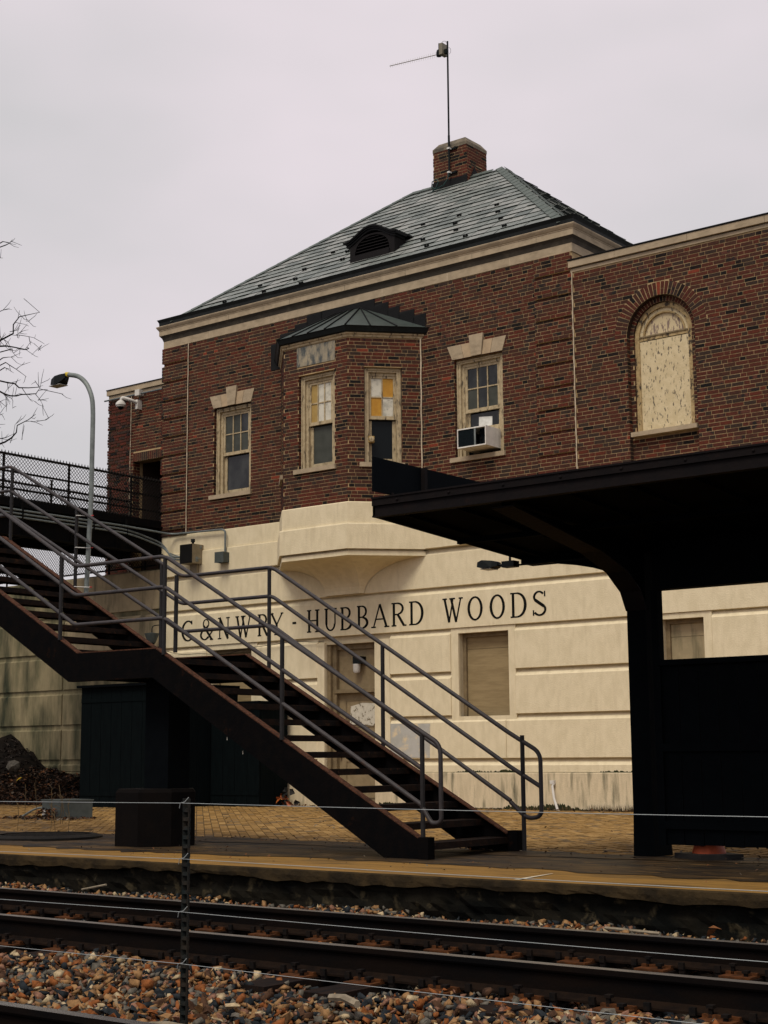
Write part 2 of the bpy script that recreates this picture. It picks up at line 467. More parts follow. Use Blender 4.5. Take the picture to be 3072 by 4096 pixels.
def brickfield(store, T, u0, u1, z0, z1, holes=(), arcs=(), proud=None, base=0.0, toner=tone):
    """Flemish cross bond. holes: rectangles; arcs: (uc, zc, r) discs kept clear above zc. proud(u, n): extra offset of a course."""
    n0, n1 = math.floor((z0-ZB)/COURSE+.3), math.ceil((z1-ZB)/COURSE-.3)
    for n in range(n0, n1):
        za, zb = max(ZB+n*COURSE+.0068, z0), min(ZB+(n+1)*COURSE-.0068, z1)
        if zb-za < .02:
            continue
        zc = (za+zb)/2
        cut = [(h[0], h[1]) for h in holes if h[2] < zc < h[3]]
        for uc, zz, r in arcs:
            if zz < zc < zz+r:
                k = math.sqrt(max(r*r-(zc-zz)**2, 0))
                cut.append((uc-k, uc+k))
        seq = [(.2048, False)] if n % 2 else [(.0985, True), (.2048, False)]
        per = sum(L+.0085 for L, _ in seq)
        u = math.floor(u0/per-1)*per+(.05 if n % 4 in (0, 1) else .155)*(1 if n % 2 else .5)
        k = 0
        while u < u1:
            L, hd = seq[k % len(seq)]
            segs = [(max(u, u0), min(u+L, u1))]
            for a, b in cut:
                ns = []
                for p, q in segs:
                    if b <= p or a >= q:
                        ns.append((p, q))
                    else:
                        if a > p: ns.append((p, a))
                        if b < q: ns.append((b, q))
                segs = ns
            for p, q in segs:
                if q-p > .022:
                    e = proud((p+q)/2, n) if proud else 0.0
                    store.add(T, p, q, za, zb, base-.01, base+e+.006+rnd.uniform(-.002, .002), toner(hd or q-p < .12))
            u += L+.0085
            k += 1

# ------------------------------------------------------------------ ground, platform, ballast bed
mb = MB(); mb.quad((-400, -300, -.62), (400, -300, -.62), (400, 500, -.62), (-400, 500, -.62), 'ground')
mb.build('ground', kind='structure')

mb = MB()
nx, nz = 420, 14
X0, X1 = -30.0, 6.0
prof = [(9.775, 0.0), (9.765, -.012), (9.762, -.05), (9.768, -.085), (9.83, -.10)] + [(9.835, -.10-.5*k/9) for k in range(1, 10)]
rings = []
for i in range(nx+1):
    x = X0+(X1-X0)*i/nx
    und = .012*math.sin(x*1.7)+.008*math.sin(x*5.3+1)+.006*math.sin(x*13.1+2)
    ring = []
    for k, (y, z) in enumerate(prof):
        j = 0 if k < 2 else rnd.uniform(-.004, .004) if k < 4 else rnd.uniform(-.02, .02)+.025*math.sin(x*2.3+k)*math.sin(x*.9+k*.7)
        zz = z+(und if k in (3, 4) else 0)+(rnd.uniform(-.008, .008) if 2 <= k < 5 else 0)
        ring.append((x, y+j, zz))
    rings.append(ring)
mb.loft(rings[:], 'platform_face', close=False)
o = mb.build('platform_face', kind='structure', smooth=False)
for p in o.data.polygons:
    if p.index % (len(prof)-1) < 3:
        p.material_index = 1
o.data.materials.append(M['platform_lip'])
mb = MB()
mb.box(X0, X1, 9.775, 11.05, -.010, 0, 'platform_edge', skip=(0, 2))
mb.box(X0, X1, 11.05, 12.62, -.30, -.001, 'platform_dark')
mb.box(X0, X1, 12.62, 22.9, -.30, -.012, 'paver_joint')
mb.build('platform', kind='structure')
# dirt that has washed over the concrete edge and the first rows of pavers
for nm, ylo, yhi, seed, zz in (('dirt_patch', 10.75, 11.3, 3, .004), ('dirt_patch', 12.3, 12.95, 5, .004)):
    r2 = random.Random(seed)
    mb = MB()
    top, bot = [], []
    for i in range(181):
        x = X0+(X1-X0)*i/180
        bot.append((x, ylo+r2.uniform(-.10, .10)+.12*math.sin(x*.9+seed), zz))
        top.append((x, yhi+r2.uniform(-.12, .12)+.15*math.sin(x*.7+seed*2), zz))
    mb.loft([bot, top], 'platform_dark', close=False)
    mb.build(nm, kind='structure')
mb = MB()
a, b = Vector((-6.443, 9.80, .005)), Vector((-6.53, 10.45, .005))
mb.poly([(a.x-.028, a.y, .005), (a.x+.028, a.y, .005), (b.x+.008, b.y, .005), (b.x-.008, b.y, .005)], 'chalk_line')
mb.build('painted_line', kind='structure')

# pavers laid on the diagonal
pav = thing('paved_forecourt', 'tan brick pavers laid on the diagonal between the platform edge and the station wall', 'paving')
pav['kind'] = 'structure'
pv = []
s2 = math.sqrt(.5)
for ia in range(-260, 330):
    for ib in range(-150, 150):
        a_, b_ = ia*.104, ib*.208+(.104 if ia % 2 else 0)
        cx, cy = -14+(a_*s2-b_*s2), 17+(a_*s2+b_*s2)
        if not (12.75 < cy < 22.3 and -27 < cx < -4.2):
            continue
        if cx < -18 and cy < (-cx-18)*.2+12:
            continue
        pv.append((cx, cy))
pv.sort(key=lambda p: math.hypot(p[0], p[1]))
def paver_box(mb, cx, cy, m, seed):
    r2 = random.Random(seed)
    e = r2.uniform(-.003, .003)
    hl, hw = .098, .047
    pts = []
    for (a_, b_) in ((-hw, -hl), (hw, -hl), (hw, hl), (-hw, hl)):
        pts.append((cx+a_*s2-b_*s2, cy+a_*s2+b_*s2))
    tl = r2.uniform(-.003, .003)
    mb.hexa([(p[0], p[1], -.05) for p in pts]+[(p[0], p[1], e+(tl if i < 2 else -tl)) for i, p in enumerate(pts)], m, skip=(0,))
def pmat():
    x = rnd.random()
    return PAV[0] if x < .42 else PAV[1] if x < .72 else PAV[2] if x < .9 else PAV[3]
vis = [p for p in pv if (Vector((p[0], p[1], 0))-CAMP).normalized().dot(fw) > .93]
near = vis[:300]
nset = set(near)
pc = {}
for i, (cx, cy) in enumerate(near):
    k = (pmat(), i % 3)
    if k not in pc:
        q = MB(); paver_box(q, 0, 0, k[0], k[1]); pc[k] = q.mesh('paver')
    link('paver', pc[k], pav, loc=(cx, cy, 0))
mb = MB()
for i, p in enumerate(pv):
    if p not in nset:
        paver_box(mb, p[0], p[1], pmat(), i)
mb.build('paver', pav, kind='stuff', fix=False)

mb = MB()
mb.quad((-40, -3, -.43), (12, -3, -.43), (12, 9.86, -.43), (-40, 9.86, -.43), 'ballast_bed')
mb.build('ballast_bed', kind='structure')

# ------------------------------------------------------------------ station building
TM = plane_map(0, YF, 1, 0)
building = thing('station_building', 'old brick railway station with hipped slate roof over a cream concrete storey', 'building')
store = BrickStore()          # main block and wing
WINS = [(-22.06, -21.00, 6.295, 8.15), (-15.885, -14.81, 6.305, 8.155)]
BAYL, BAYR, BX0, BX1, BY = -20.17, -16.63, -19.19, -17.605, 21.40
NC, NR, NZ = -11.637, .637, 7.94          # niche of the arched window
XL, XM, XR = -23.58, -13.31, -6.6

# backing of the brick storey
mb = MB(TM)
ha = list(WINS)+[(BAYL+.05, BAYR-.05, 5.0, 8.7)]
for a, b, c, d in cells(XL, XM, ZB, 9.70, ha):
    mb.box(a, b, -.3, 0, c, d, 'mortar')
hb = [(NC-NR, NC+NR, 5, 8.60)]
for a, b, c, d in cells(XM, XR, ZB, 9.31, hb):
    mb.box(a, b, -.3, 0, c, d, 'mortar')
# spandrels round the arch, soffit of the arch, niche back
NA = 24
arc = [(NC-NR*math.cos(math.pi*i/NA), NZ+NR*math.sin(math.pi*i/NA)) for i in range(NA+1)]
for (x0, z0), (x1, z1) in zip(arc, arc[1:]):
    mb.quad((x0, 0, z0), (x1, 0, z1), (x1, 0, 8.60), (x0, 0, 8.60), 'mortar')
    mb.quad((x0, 0, z0), (x1, 0, z1), (x1, -.11, z1), (x0, -.11, z0), 'brick_umber')
NI = .545
arc2 = [(NC-.02-NI*math.cos(math.pi*i/NA), NZ+NI*math.sin(math.pi*i/NA)) for i in range(NA+1)]
for i in range(NA):
    (x0, z0), (x1, z1), (x2, z2), (x3, z3) = arc[i], arc[i+1], arc2[i+1], arc2[i]
    mb.quad((x0, -.11, z0), (x1, -.11, z1), (x2, -.11, z2), (x3, -.11, z3), 'mortar')
    mb.quad((x3, -.11, z3), (x2, -.11, z2), (x2, -.25, z2), (x3, -.25, z3), 'brick_umber')
mb.box(NC-NR, NC-.02-NI, -.3, -.11, 6.2, NZ, 'mortar')
mb.box(NC-.02+NI, NC+NR, -.3, -.11, 6.2, NZ, 'mortar')
mb.box(NC-NR, NC+NR, -.3, -.11, ZB, 6.2, 'mortar')
# sides and back of the block, and the dark interior behind the windows
mb.box(XL, XL+.3, -7.3, -.3, ZB, 9.7, 'mortar')
mb.box(XM-.3, XM, -7.3, -.3, ZB, 9.7, 'mortar')
mb.box(XL, XM, -7.6, -7.3, ZB, 9.7, 'mortar')
mb.box(XR-.3, XR, -7.3, -.3, ZB, 9.31, 'mortar')
mb.box(XM, XR, -7.6, -7.3, ZB, 9.31, 'mortar')
wall = mb.build('brick_wall', building)
mb = MB(TM)
mb.box(XL+.4, XM-.4, -1.2, -1.15, 5.7, 9.6, 'void_black')
mb.box(XL+.3, XR-.3, -7.3, -.3, 5.50, 5.54, 'void_black')
mb.build('interior_partition', building)

def quoin_proud(u, n):
    if XL <= u <= -22.83 or -14.08 <= u <= XM:
        return 0.0 if n % 6 == 1 else .038
    return 0.0
BAND = [(XL, -22.83), (-14.08, XM)]
brickfield(store, TM, XL, XM, ZB, 9.70, holes=ha+[(a, b, 0, 20) for a, b in BAND])
for a, b in BAND:
    brickfield(store, TM, a-.0, b, ZB, 9.70, proud=quoin_proud)
for a, b in BAND:
    for n in range(-1, 64):
        if n % 6 == 2:
            za, zb = max(ZB+n*COURSE, ZB), min(ZB+(n+5)*COURSE, 9.699)
            if zb > za:
                mb = MB(TM)
                mb.box(a+.004, b-.014, 0, .038, za, zb, 'mortar')
                mb.build('quoin_band', wall)
for n in range(0, 61):           # outer face of the left quoins, seen as steps against the sky
    e = .0 if n % 6 == 1 else .034
    store.add(TM, XL-.006-e, XL+.05, ZB+n*COURSE+.005, ZB+(n+1)*COURSE-.005, -.2, e+.003, tone(True))
brickfield(store, TM, XM+.012, XR, ZB, 9.31, holes=[(NC-NR, NC+NR, 0, NZ)], arcs=[(NC, NZ, .865)])
brickfield(store, TM, NC-NR, NC+NR, ZB, 6.2, base=-.11)
brickfield(store, TM, NC-NR, NC-.02-NI, 6.2, NZ, base=-.11)
brickfield(store, TM, NC-.02+NI, NC+NR, 6.2, NZ, base=-.11)
# brick returns at the sides of the openings
def reveal(T, u, side, z0, z1, depth, d0=0.0):
    n = math.floor((z0-ZB)/COURSE)
    while ZB+n*COURSE < z1:
        za, zb = max(ZB+n*COURSE+.005, z0), min(ZB+(n+1)*COURSE-.005, z1)
        if zb-za > .02:
            for k, (p, q) in enumerate(((0, .097), (.107, .204)) if n % 2 else ((0, .204),)):
                if p < depth:
                    store.add(T, u-.03 if side > 0 else u-.005, u+.005 if side > 0 else u+.03, za, zb, d0-min(q, depth), d0-p-.004, tone(True))
        n += 1
for a, b, c, d in WINS:
    reveal(TM, a, 1, c, d, .19); reveal(TM, b, -1, c, d, .19)
reveal(TM, NC-NR, 1, ZB, NZ, .10); reveal(TM, NC+NR, -1, ZB, NZ, .10)
reveal(TM, NC-.02-NI, 1, 6.28, NZ, .10, -.115); reveal(TM, NC-.02+NI, -1, 6.28, NZ, .10, -.115)
store.build(wall, 300, lambda p: p[0] < -9.63 and p[0] > -11.0 and p[2] > 6.05 and p[1] < YF+.05)

# arch rings, each brick a piece of its own
for ring, (ra, rb, N, d0, d1, cx) in enumerate(((NR+.004, .862, 33, -.02, .007, NC), (NI+.002, NR-.006, 31, -.13, -.104, NC-.012))):
    for i in range(N):
        t0, t1 = math.pi*(i+.10)/N, math.pi*(i+.90)/N
        parts = [(ra, rb)]
        if ring == 0 and i % 2:
            q = ra+.10
            parts = [(ra, q-.005), (q+.005, rb)]
        for p, q in parts:
            mb = MB(TM)
            c0, s0, c1, s1 = math.cos(t0), math.sin(t0), math.cos(t1), math.sin(t1)
            pts = [(cx-p*c0, NZ+p*s0), (cx-q*c0, NZ+q*s0), (cx-q*c1, NZ+q*s1), (cx-p*c1, NZ+p*s1)]
            mb.hexa([(x, d0, z) for x, z in pts]+[(x, d1+rnd.uniform(-.002, .002), z) for x, z in pts], tone(len(parts) == 2) if rnd.random() < .8 else 'brick_redbrown')
            mb.build('voussoir', wall)

# white caulked joints
mb = MB(TM)
for x, z0, z1 in ((-22.825, ZB, 9.69), (XM+.007, ZB, 9.30)):
    mb.tube([(x+.003*math.sin(k*1.3), .030, z0+(z1-z0)*k/30) for k in range(31)], .011, 'caulk', 6)
mb.build('caulk_joint', wall)

# ---- sash windows
def sash_window(T, u0, u1, z0, z1, zm, cols, rows, panes, lower, parent, sill=True, jw=.155, label=None):
    """Frame > sashes, panes and sill. zm: underside of the meeting rail. panes: tones, top row first."""
    f = MB(T)
    for s_, a in ((1, u0), (-1, u1)):
        lo, hi = (a, a+.095) if s_ > 0 else (a-.095, a)
        f.box(lo, hi, -.16, -.07, z0, z1, 'cream_paint')
        lo, hi = (a+.02, a+.05) if s_ > 0 else (a-.05, a-.02)
        f.box(lo, hi, -.07, -.055, z0, z1-.03, 'cream_paint')
        lo, hi = (a+.095, a+jw) if s_ > 0 else (a-jw, a-.095)
        f.box(lo, hi, -.22, -.115, z0, z1-.141, 'cream_paint')
    f.box(u0+.095, u1-.095, -.16, -.07, z1-.085, z1, 'cream_paint')
    f.box(u0+.05, u1-.05, -.07, -.055, z1-.05, z1-.025, 'cream_paint')
    f.box(u0+.095, u1-.095, -.22, -.1155, z1-.14, z1-.0855, 'cream_paint')
    win = f.build('window', parent, label=label)
    a, b, t = u0+jw, u1-jw, z1-.14
    s1 = MB(T)
    st = .05
    s1.box(a, a+st, -.17, -.13, zm, t, 'cream_paint'); s1.box(b-st, b, -.17, -.13, zm, t, 'cream_paint')
    s1.box(a+st, b-st, -.17, -.13, t-.045, t, 'cream_paint'); s1.box(a+st, b-st, -.17, -.125, zm, zm+.065, 'cream_paint')
    pw, ph = (b-a-2*st)/cols, (t-.045-zm-.065)/rows
    for i in range(1, cols):
        x = a+st+pw*i
        s1.box(x-.011, x+.011, -.165, -.133, zm+.065, t-.045, 'cream_paint')
    for j in range(1, rows):
        z = zm+.065+ph*j
        s1.box(a+st, b-st, -.163, -.135, z-.011, z+.011, 'cream_paint')
    s1.build('sash', win)
    for j in range(rows):
        for i in range(cols):
            p = MB(T)
            x, z = a+st+pw*i, zm+.065+ph*(rows-1-j)
            p.box(x, x+pw, -.152, -.148, z, z+ph, panes[j*cols+i])
            p.build('pane', win)
    s2 = MB(T)
    s2.box(a, a+st+.015, -.22, -.18, z0+.03, zm, 'cream_paint'); s2.box(b-st-.015, b, -.22, -.18, z0+.03, zm, 'cream_paint')
    s2.box(a+st+.015, b-st-.015, -.22, -.18, z0+.03, z0+.11, 'cream_paint')
    s2.box(a, b, -.22, -.178, zm-.02, zm, 'flashing')
    if lower is not None:
        s2.build('sash', win)
        p = MB(T); p.box(a+st+.015, b-st-.015, -.202, -.198, z0+.11, zm-.02, lower); p.build('pane', win)
    if sill:
        q = MB(T); q.box(u0-.09, u1+.035, -.16, .055, z0-.085, z0, 'limestone'); q.build('sill', win)
    return win

def flat_arch(T, u0, u1, z, win, spread=.09):
    """Five splayed limestone blocks, the middle one taller."""
    W = u1-u0
    bt = [u0, u0+.235*W, u0+.40*W, u0+.60*W, u0+.765*W, u1]
    tp = [u0-spread-.02, u0+.20*W-.02, u0+.365*W, u0+.635*W, u0+.80*W+.02, u1+spread]
    for i in range(5):
        h, d = (.395, .05) if i == 2 else (.265, .022)
        t = [tp[i], tp[i+1]]
        if i == 2: t = [u0+.355*W, u0+.645*W]
        mb = MB(T)
        g = .0035
        pts = [(bt[i]+g, z), (bt[i+1]-g, z), (t[1]-g, z+h), (t[0]+g, z+h)]
        mb.prism(pts, -.15, d, 'limestone_warm' if i in (1, 3) else 'limestone')
        mb.build('voussoir', win)
w1 = sash_window(TM, *WINS[0], 7.13, 3, 2, ['glass_screen', 'glass_screen', 'glass_dark', 'glass_screen', 'glass_screen', 'glass_screen'], 'glass_dark', building, label='left sash window with grey panes')
flat_arch(TM, WINS[0][0]-.01, WINS[0][1]+.01, 8.15, w1)
w2 = sash_window(TM, *WINS[1], 7.14, 3, 2, ['glass_dark', 'glass_dark', 'glass_dark', 'glass_screen', 'glass_dark', 'glass_screen'], None, building, label='sash window raised over an air conditioner')
# its lower sash stands raised above the air conditioner
mb = MB(TM)
a, b = WINS[1][0]+.155, WINS[1][1]-.155
mb.box(a, a+.065, -.22, -.18, 6.76, 7.14, 'cream_paint'); mb.box(b-.065, b, -.22, -.18, 6.76, 7.14, 'cream_paint')
mb.box(a, b, -.22, -.178, 6.76, 6.86, 'cream_paint')
mb.build('sash', w2)
mb = MB(TM); mb.box(a+.065, b-.065, -.202, -.198, 6.86, 7.12, 'glass_dark'); mb.build('pane', w2)
mb = MB(TM); mb.box(a, b, -.30, -.28, 6.30, 6.76, 'void_black'); mb.build('opening', w2)
flat_arch(TM, WINS[1][0]-.03, WINS[1][1]+.01, 8.157, w2)

# ---- arched boarded window
mb = MB(TM)
cx = NC-.02
def ringpts(r, n=24):
    return [(cx-r*math.cos(math.pi*i/n), NZ+r*math.sin(math.pi*i/n)) for i in range(n+1)]
def archring(mb, ro, ri, d0, d1, m):
    A, B = ringpts(ro), ringpts(ri)
    for i in range(24):
        p = [A[i], A[i+1], B[i+1], B[i]]
        mb.hexa([(x, d0, z) for x, z in p]+[(x, d1, z) for x, z in p], m)
archring(mb, .54, .46, -.26, -.15, 'flaked_trim')
mb.box(cx-.54, cx-.46, -.26, -.15, 6.28, NZ, 'flaked_trim'); mb.box(cx+.46, cx+.54, -.26, -.15, 6.28, NZ, 'flaked_trim')
archring(mb, .46, .40, -.26, -.185, 'peeling_paint')
archring(mb, .40, .37, -.26, -.17, 'flaked_trim')
win = mb.build('window', building, label='round arched window boarded over and peeling')
mb = MB(TM); mb.box(cx-.46, cx+.46, -.26, -.165, 7.875, 7.945, 'flaked_trim'); mb.box(cx-.46, cx+.46, -.165, -.15, 7.93, 7.955, 'door_frame'); mb.build('transom', win)
mb = MB(TM); mb.prism([(cx-.37, NZ)]+[(x, z) for x, z in ringpts(.37)][1:-1]+[(cx+.37, NZ)], -.26, -.21, 'peeling_wood'); mb.build('tympanum', win)
mb = MB(TM); mb.box(cx-.46, cx+.46, -.26, -.175, 6.30, 7.865, 'peeling_paint'); mb.build('board', win)
mb = MB(TM); mb.box(-12.235, -11.02, -.2, .035, 6.20, 6.275, 'limestone'); mb.build('sill', win)

# ---- cornice of the main block
def sweep(name, prof, m, parent, back=-7.6, xr=XM, xl=XL, closed=True):
    """Mitred run round left, front and right; prof in (outward d, z)."""
    mb = MB()
    rings = []
    for X, Y, sx, sy in ((xl, YF-back, -1, 0), (xl, YF, -1, -1), (xr, YF, 1, -1), (xr, YF-back, 1, 0)):
        rings.append([(X+sx*d, Y+sy*d, z) for d, z in prof])
    mb.loft(rings, m, close=closed, caps=True)
    return mb.build(name, parent)
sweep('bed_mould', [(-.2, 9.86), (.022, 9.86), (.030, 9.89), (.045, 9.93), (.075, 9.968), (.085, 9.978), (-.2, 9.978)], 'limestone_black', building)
cor = sweep('cornice', [(-.2, 9.98), (.09, 9.98), (.09, 10.085), (.098, 10.09), (.098, 10.105), (.11, 10.115), (.135, 10.155), (.142, 10.175), (.135, 10.185), (-.2, 10.185)], 'limestone', building)
sweep('frieze', [(-.2, 9.70), (.018, 9.70), (.018, 9.859), (-.2, 9.859)], 'limestone', building)
mb = MB(TM)
for x in (-22.2, -20.5, -19.05, -17.55, -16.0, -14.6):
    mb.box(x-.004, x+.004, .016, .0195, 9.702, 9.857, 'caulk')
    mb.box(x+.62-.004, x+.628-.004, .089, .0915, 9.982, 10.083, 'limestone_dirty')
mb.build('stone_joint', cor)
sweep('gutter', [(.0, 10.187), (.085, 10.187), (.09, 10.205), (.095, 10.27), (.115, 10.31), (.13, 10.338), (.115, 10.342), (.09, 10.32), (.0, 10.32)], 'copper_dark', building)

# ---- hipped slate roof
RZ, RD, TP = 10.25, 3.80, .825
REY = 22.40
RXL, RXR, RYR, RZT = -19.60, -17.20, 26.20, 13.385
REX0, REX1 = RXL-RD, RXR+RD
mb = MB()
A, B = (REX0, REY, RZ-.05), (REX1, REY, RZ-.05)
C, D = (REX1, REY+2*RD, RZ-.05), (REX0, REY+2*RD, RZ-.05)
P, Q = (RXL, RYR, RZT-.05), (RXR, RYR, RZT-.05)
mb.add([A, B, C, D, P, Q], [(0, 1, 5, 4), (1, 2, 5), (2, 3, 4, 5), (3, 0, 4)], 'slate_underlay')
roof = mb.build('roof', building)
SL = ['slate_a', 'slate_b', 'slate_c', 'slate_d']
def slate_box(mb, o, U, S, Nn, w_, l_, m, th=.018, tilt=.022, ca=0.0, cb=0.0):
    """A slate: origin o at its lower left corner, U along the eave, S up the slope; ca, cb cut its upper corners at a hip."""
    o, U, S, Nn = map(Vector, (o, U, S, Nn))
    p = [o+Nn*tilt, o+U*w_+Nn*tilt, o+U*max(w_-cb, ca+.004)+S*l_+Nn*.004, o+U*ca+S*l_+Nn*.004]
    q = [tuple(x) for x in p]+[tuple(x+Nn*th) for x in p]
    mb.hexa(q, m, skip=(0, 2))
    mb.add([q[0], q[1], q[5], q[4]], [(0, 1, 2, 3)], 'slate_edge_shadow')
sl = []
cosr = 1/math.hypot(1, TP)
EXP = .25
L = RD/cosr
for face in range(4):
    if face == 0: o0, U, Ud, w0, inset = Vector((REX0, REY, RZ)), Vector((1, 0, 0)), Vector((0, 1, 0)), REX1-REX0, 1.0
    if face == 1: o0, U, Ud, w0, inset = Vector((REX1, REY, RZ)), Vector((0, 1, 0)), Vector((-1, 0, 0)), 2*RD, 1.0
    if face == 2: o0, U, Ud, w0, inset = Vector((REX1, REY+2*RD, RZ)), Vector((-1, 0, 0)), Vector((0, -1, 0)), REX1-REX0, 1.0
    if face == 3: o0, U, Ud, w0, inset = Vector((REX0, REY+2*RD, RZ)), Vector((0, -1, 0)), Vector((1, 0, 0)), 2*RD, 1.0
    S = (Ud*cosr+Vector((0, 0, TP*cosr))).normalized()
    Nn = U.cross(S).normalized()
    k = 0
    while k*EXP < L-.05:
        ins = k*EXP*cosr
        a, b = ins, w0-ins
        x = a-(.17 if k % 2 else 0)-.05
        while x < b:
            wd = .335
            p, q = max(x, a), min(x+wd-.019, b)
            if q-p > .04:
                ln_ = min(EXP+.06, L-k*EXP)
                if (k*EXP+ln_)*cosr > q-.01:
                    ln_ = (q-.01)/cosr-k*EXP
                if (k*EXP+ln_)*cosr > w0-p-.01:
                    ln_ = min(ln_, (w0-p-.01)/cosr-k*EXP)
                if ln_ < .02:
                    x += wd
                    continue
                cut = (k*EXP+ln_)*cosr
                sl.append((face, o0+U*p+S*(k*EXP), U, S, Nn, q-p, ln_, min(max(0, cut-p), q-p-.005), min(max(0, q-(w0-cut)), q-p-.005)))
            x += wd
        k += 1
def smat():
    x = rnd.random()
    return SL[0] if x < .48 else SL[1] if x < .82 else SL[2] if x < .93 else SL[3]
front = [s for s in sl if s[0] == 0]
front.sort(key=lambda s: (s[1]-CAMP).length)
single = front[:300]
sids = {id(s) for s in single}
sc_ = {}
for s in single:
    face, o, U, S, Nn, wd, ln, ca, cb = s
    key = (round(wd, 2), round(ln, 2), smat(), rnd.randrange(3), round(ca, 2), round(cb, 2))
    if key not in sc_:
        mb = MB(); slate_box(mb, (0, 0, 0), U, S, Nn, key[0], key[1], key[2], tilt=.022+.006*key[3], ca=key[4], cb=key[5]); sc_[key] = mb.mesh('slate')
    link('slate', sc_[key], roof, loc=o)
mb = MB()
for s in sl:
    if id(s) not in sids:
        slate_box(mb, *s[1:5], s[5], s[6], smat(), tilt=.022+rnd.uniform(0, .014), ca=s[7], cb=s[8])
mb.build('slate', roof, kind='stuff', fix=False)
# hip and ridge slates
mb = MB()
def hipcaps(p, q, n1, n2):
    p, q = Vector(p), Vector(q)
    n = int((q-p).length/.27)
    d = (q-p).normalized()
    for i in range(n):
        c = p+d*(i*.27)
        for nn in (n1, n2):
            nn = Vector(nn).normalized()
            dn = nn.cross(d)
            dn = dn if dn.z < 0 else -dn
            e0, e1 = c+nn*.050, c+d*.29+nn*.044
            pts = [e0, e0+dn*.15, e1+dn*.15, e1]
            mb.hexa([tuple(x) for x in pts]+[tuple(x+nn*.011) for x in pts], 'slate_cap')
hipcaps((REX0, REY, RZ), (RXL, RYR, RZT), (0, -TP, 1), (-TP, 0, 1))
hipcaps((REX1, REY, RZ), (RXR, RYR, RZT), (0, -TP, 1), (TP, 0, 1))
hipcaps((RXL, RYR, RZT), (RXR, RYR, RZT), (0, -TP, 1), (0, TP, 1))
mb.build('hip_cap', roof)
def on_roof(x, y):
    return Vector((x, y, RZ+(y-REY)*TP))
gm = None
GP = [(-15.904, 24.01), (-15.63, 23.63), (-15.31, 23.24), (-14.957, 22.826), (-16.802, 24.0), (-16.62, 23.6), (-16.36, 23.25), (-15.834, 22.815),
      (-17.722, 24.021), (-17.124, 23.205), (-16.75, 22.82), (-19.95, 23.82), (-19.42, 23.66), (-19.26, 23.30), (-20.30, 23.30), (-20.20, 22.90), (-19.78, 22.60),
      (-21.30, 23.02), (-20.86, 22.66), (-21.95, 22.62)]
nrm = Vector((0, -TP, 1)).normalized()
sdir = Vector((0, 1, TP)).normalized()
for (x, y) in GP:
    if gm is None:
        mb = MB()
        mb.box(-.055, -.03, -.03, .03, 0, .075, 'flashing'); mb.box(.03, .055, -.03, .03, 0, .075, 'flashing'); mb.box(-.03, .03, -.012, .012, .02, .06, 'flashing')
        gm = mb.mesh('snow_guard')
    o = link('snow_guard', gm, roof, loc=on_roof(x, y)+nrm*.03)
    o.rotation_euler = (math.atan(TP)*.6, 0, 0)
    o.scale = (.8, .8, .75)

# ---- chimney
CX0, CX1, CY0, CY1, CZ0, CZ1 = -18.86, -17.97, 25.95, 26.71, 12.6, 14.075
mb = MB(); mb.box(CX0, CX1, CY0, CY1, CZ0, CZ1, 'mortar'); chim = mb.build('chimney', building)
cs = BrickStore()
def ctone(h):
    x = rnd.random()
    return 'brick_black' if x < .14 else 'brick_umber' if x < .25 else 'brick_redbrown' if x < .6 else 'brick_red' if x < .93 else 'brick_brown'
for T, wd in ((plane_map(CX0, CY0, 1, 0), CX1-CX0), (plane_map(CX1, CY0, 0, 1), CY1-CY0), (plane_map(CX0, CY1, 0, -1), CY1-CY0)):
    brickfield(cs, T, -.005, wd+.005, CZ0, CZ1-.004, toner=ctone)
cs.build(chim, 250, lambda p: p[2] > 13.2 and (p[1] < CY0+.1 or p[0] > CX1-.1))
mb = MB()
mb.loft([[(CX0-.012, CY0-.012, CZ1), (CX1+.012, CY0-.012, CZ1), (CX1+.012, CY1+.012, CZ1), (CX0-.012, CY1+.012, CZ1)],
         [(CX0-.012, CY0-.012, CZ1+.075), (CX1+.012, CY0-.012, CZ1+.075), (CX1+.012, CY1+.012, CZ1+.075), (CX0-.012, CY1+.012, CZ1+.075)],
         [(CX0+.09, CY0+.09, CZ1+.21), (CX1-.09, CY0+.09, CZ1+.21), (CX1-.09, CY1-.09, CZ1+.21), (CX0+.09, CY1-.09, CZ1+.21)]], 'limestone_dirty', True, True)
mb.build('chimney_cap', chim)
mb = MB()
mb.box(CX0-.02, CX1+.02, CY0-.025, CY0-.008, 12.9, 13.37, 'flashing')
mb.prism([(25.94, 13.11), (26.21, 13.61), (26.48, 13.36), (26.48, 13.11)], CX1+.008, CX1+.03, 'louver_paint', axis='x')
mb.build('flashing', chim)

# ---- dormer vent
mb = MB()
DX0, DX1, DY, DZ = -18.83, -17.69, 22.99, 10.80
dc = (DX0+DX1)/2
def archz(x, base, rise, half):
    t = (x-dc)/half
    return base+rise*math.sqrt(max(0, 1-t*t))
xs = [DX0+(DX1-DX0)*i/20 for i in range(21)]
inner = [(dc-.44+.88*i/20, archz(dc-.44+.88*i/20, 10.95, .315, .441)) for i in range(21)]
outer = [(DX0, DZ), (DX1, DZ), (DX1, 11.13)]+[(x, 11.13+.20*math.sqrt(max(0, 1-((x-dc)/.5)**2)) if abs(x-dc) < .5 else 11.13) for x in xs[::-1][1:-1]]+[(DX0, 11.13)]
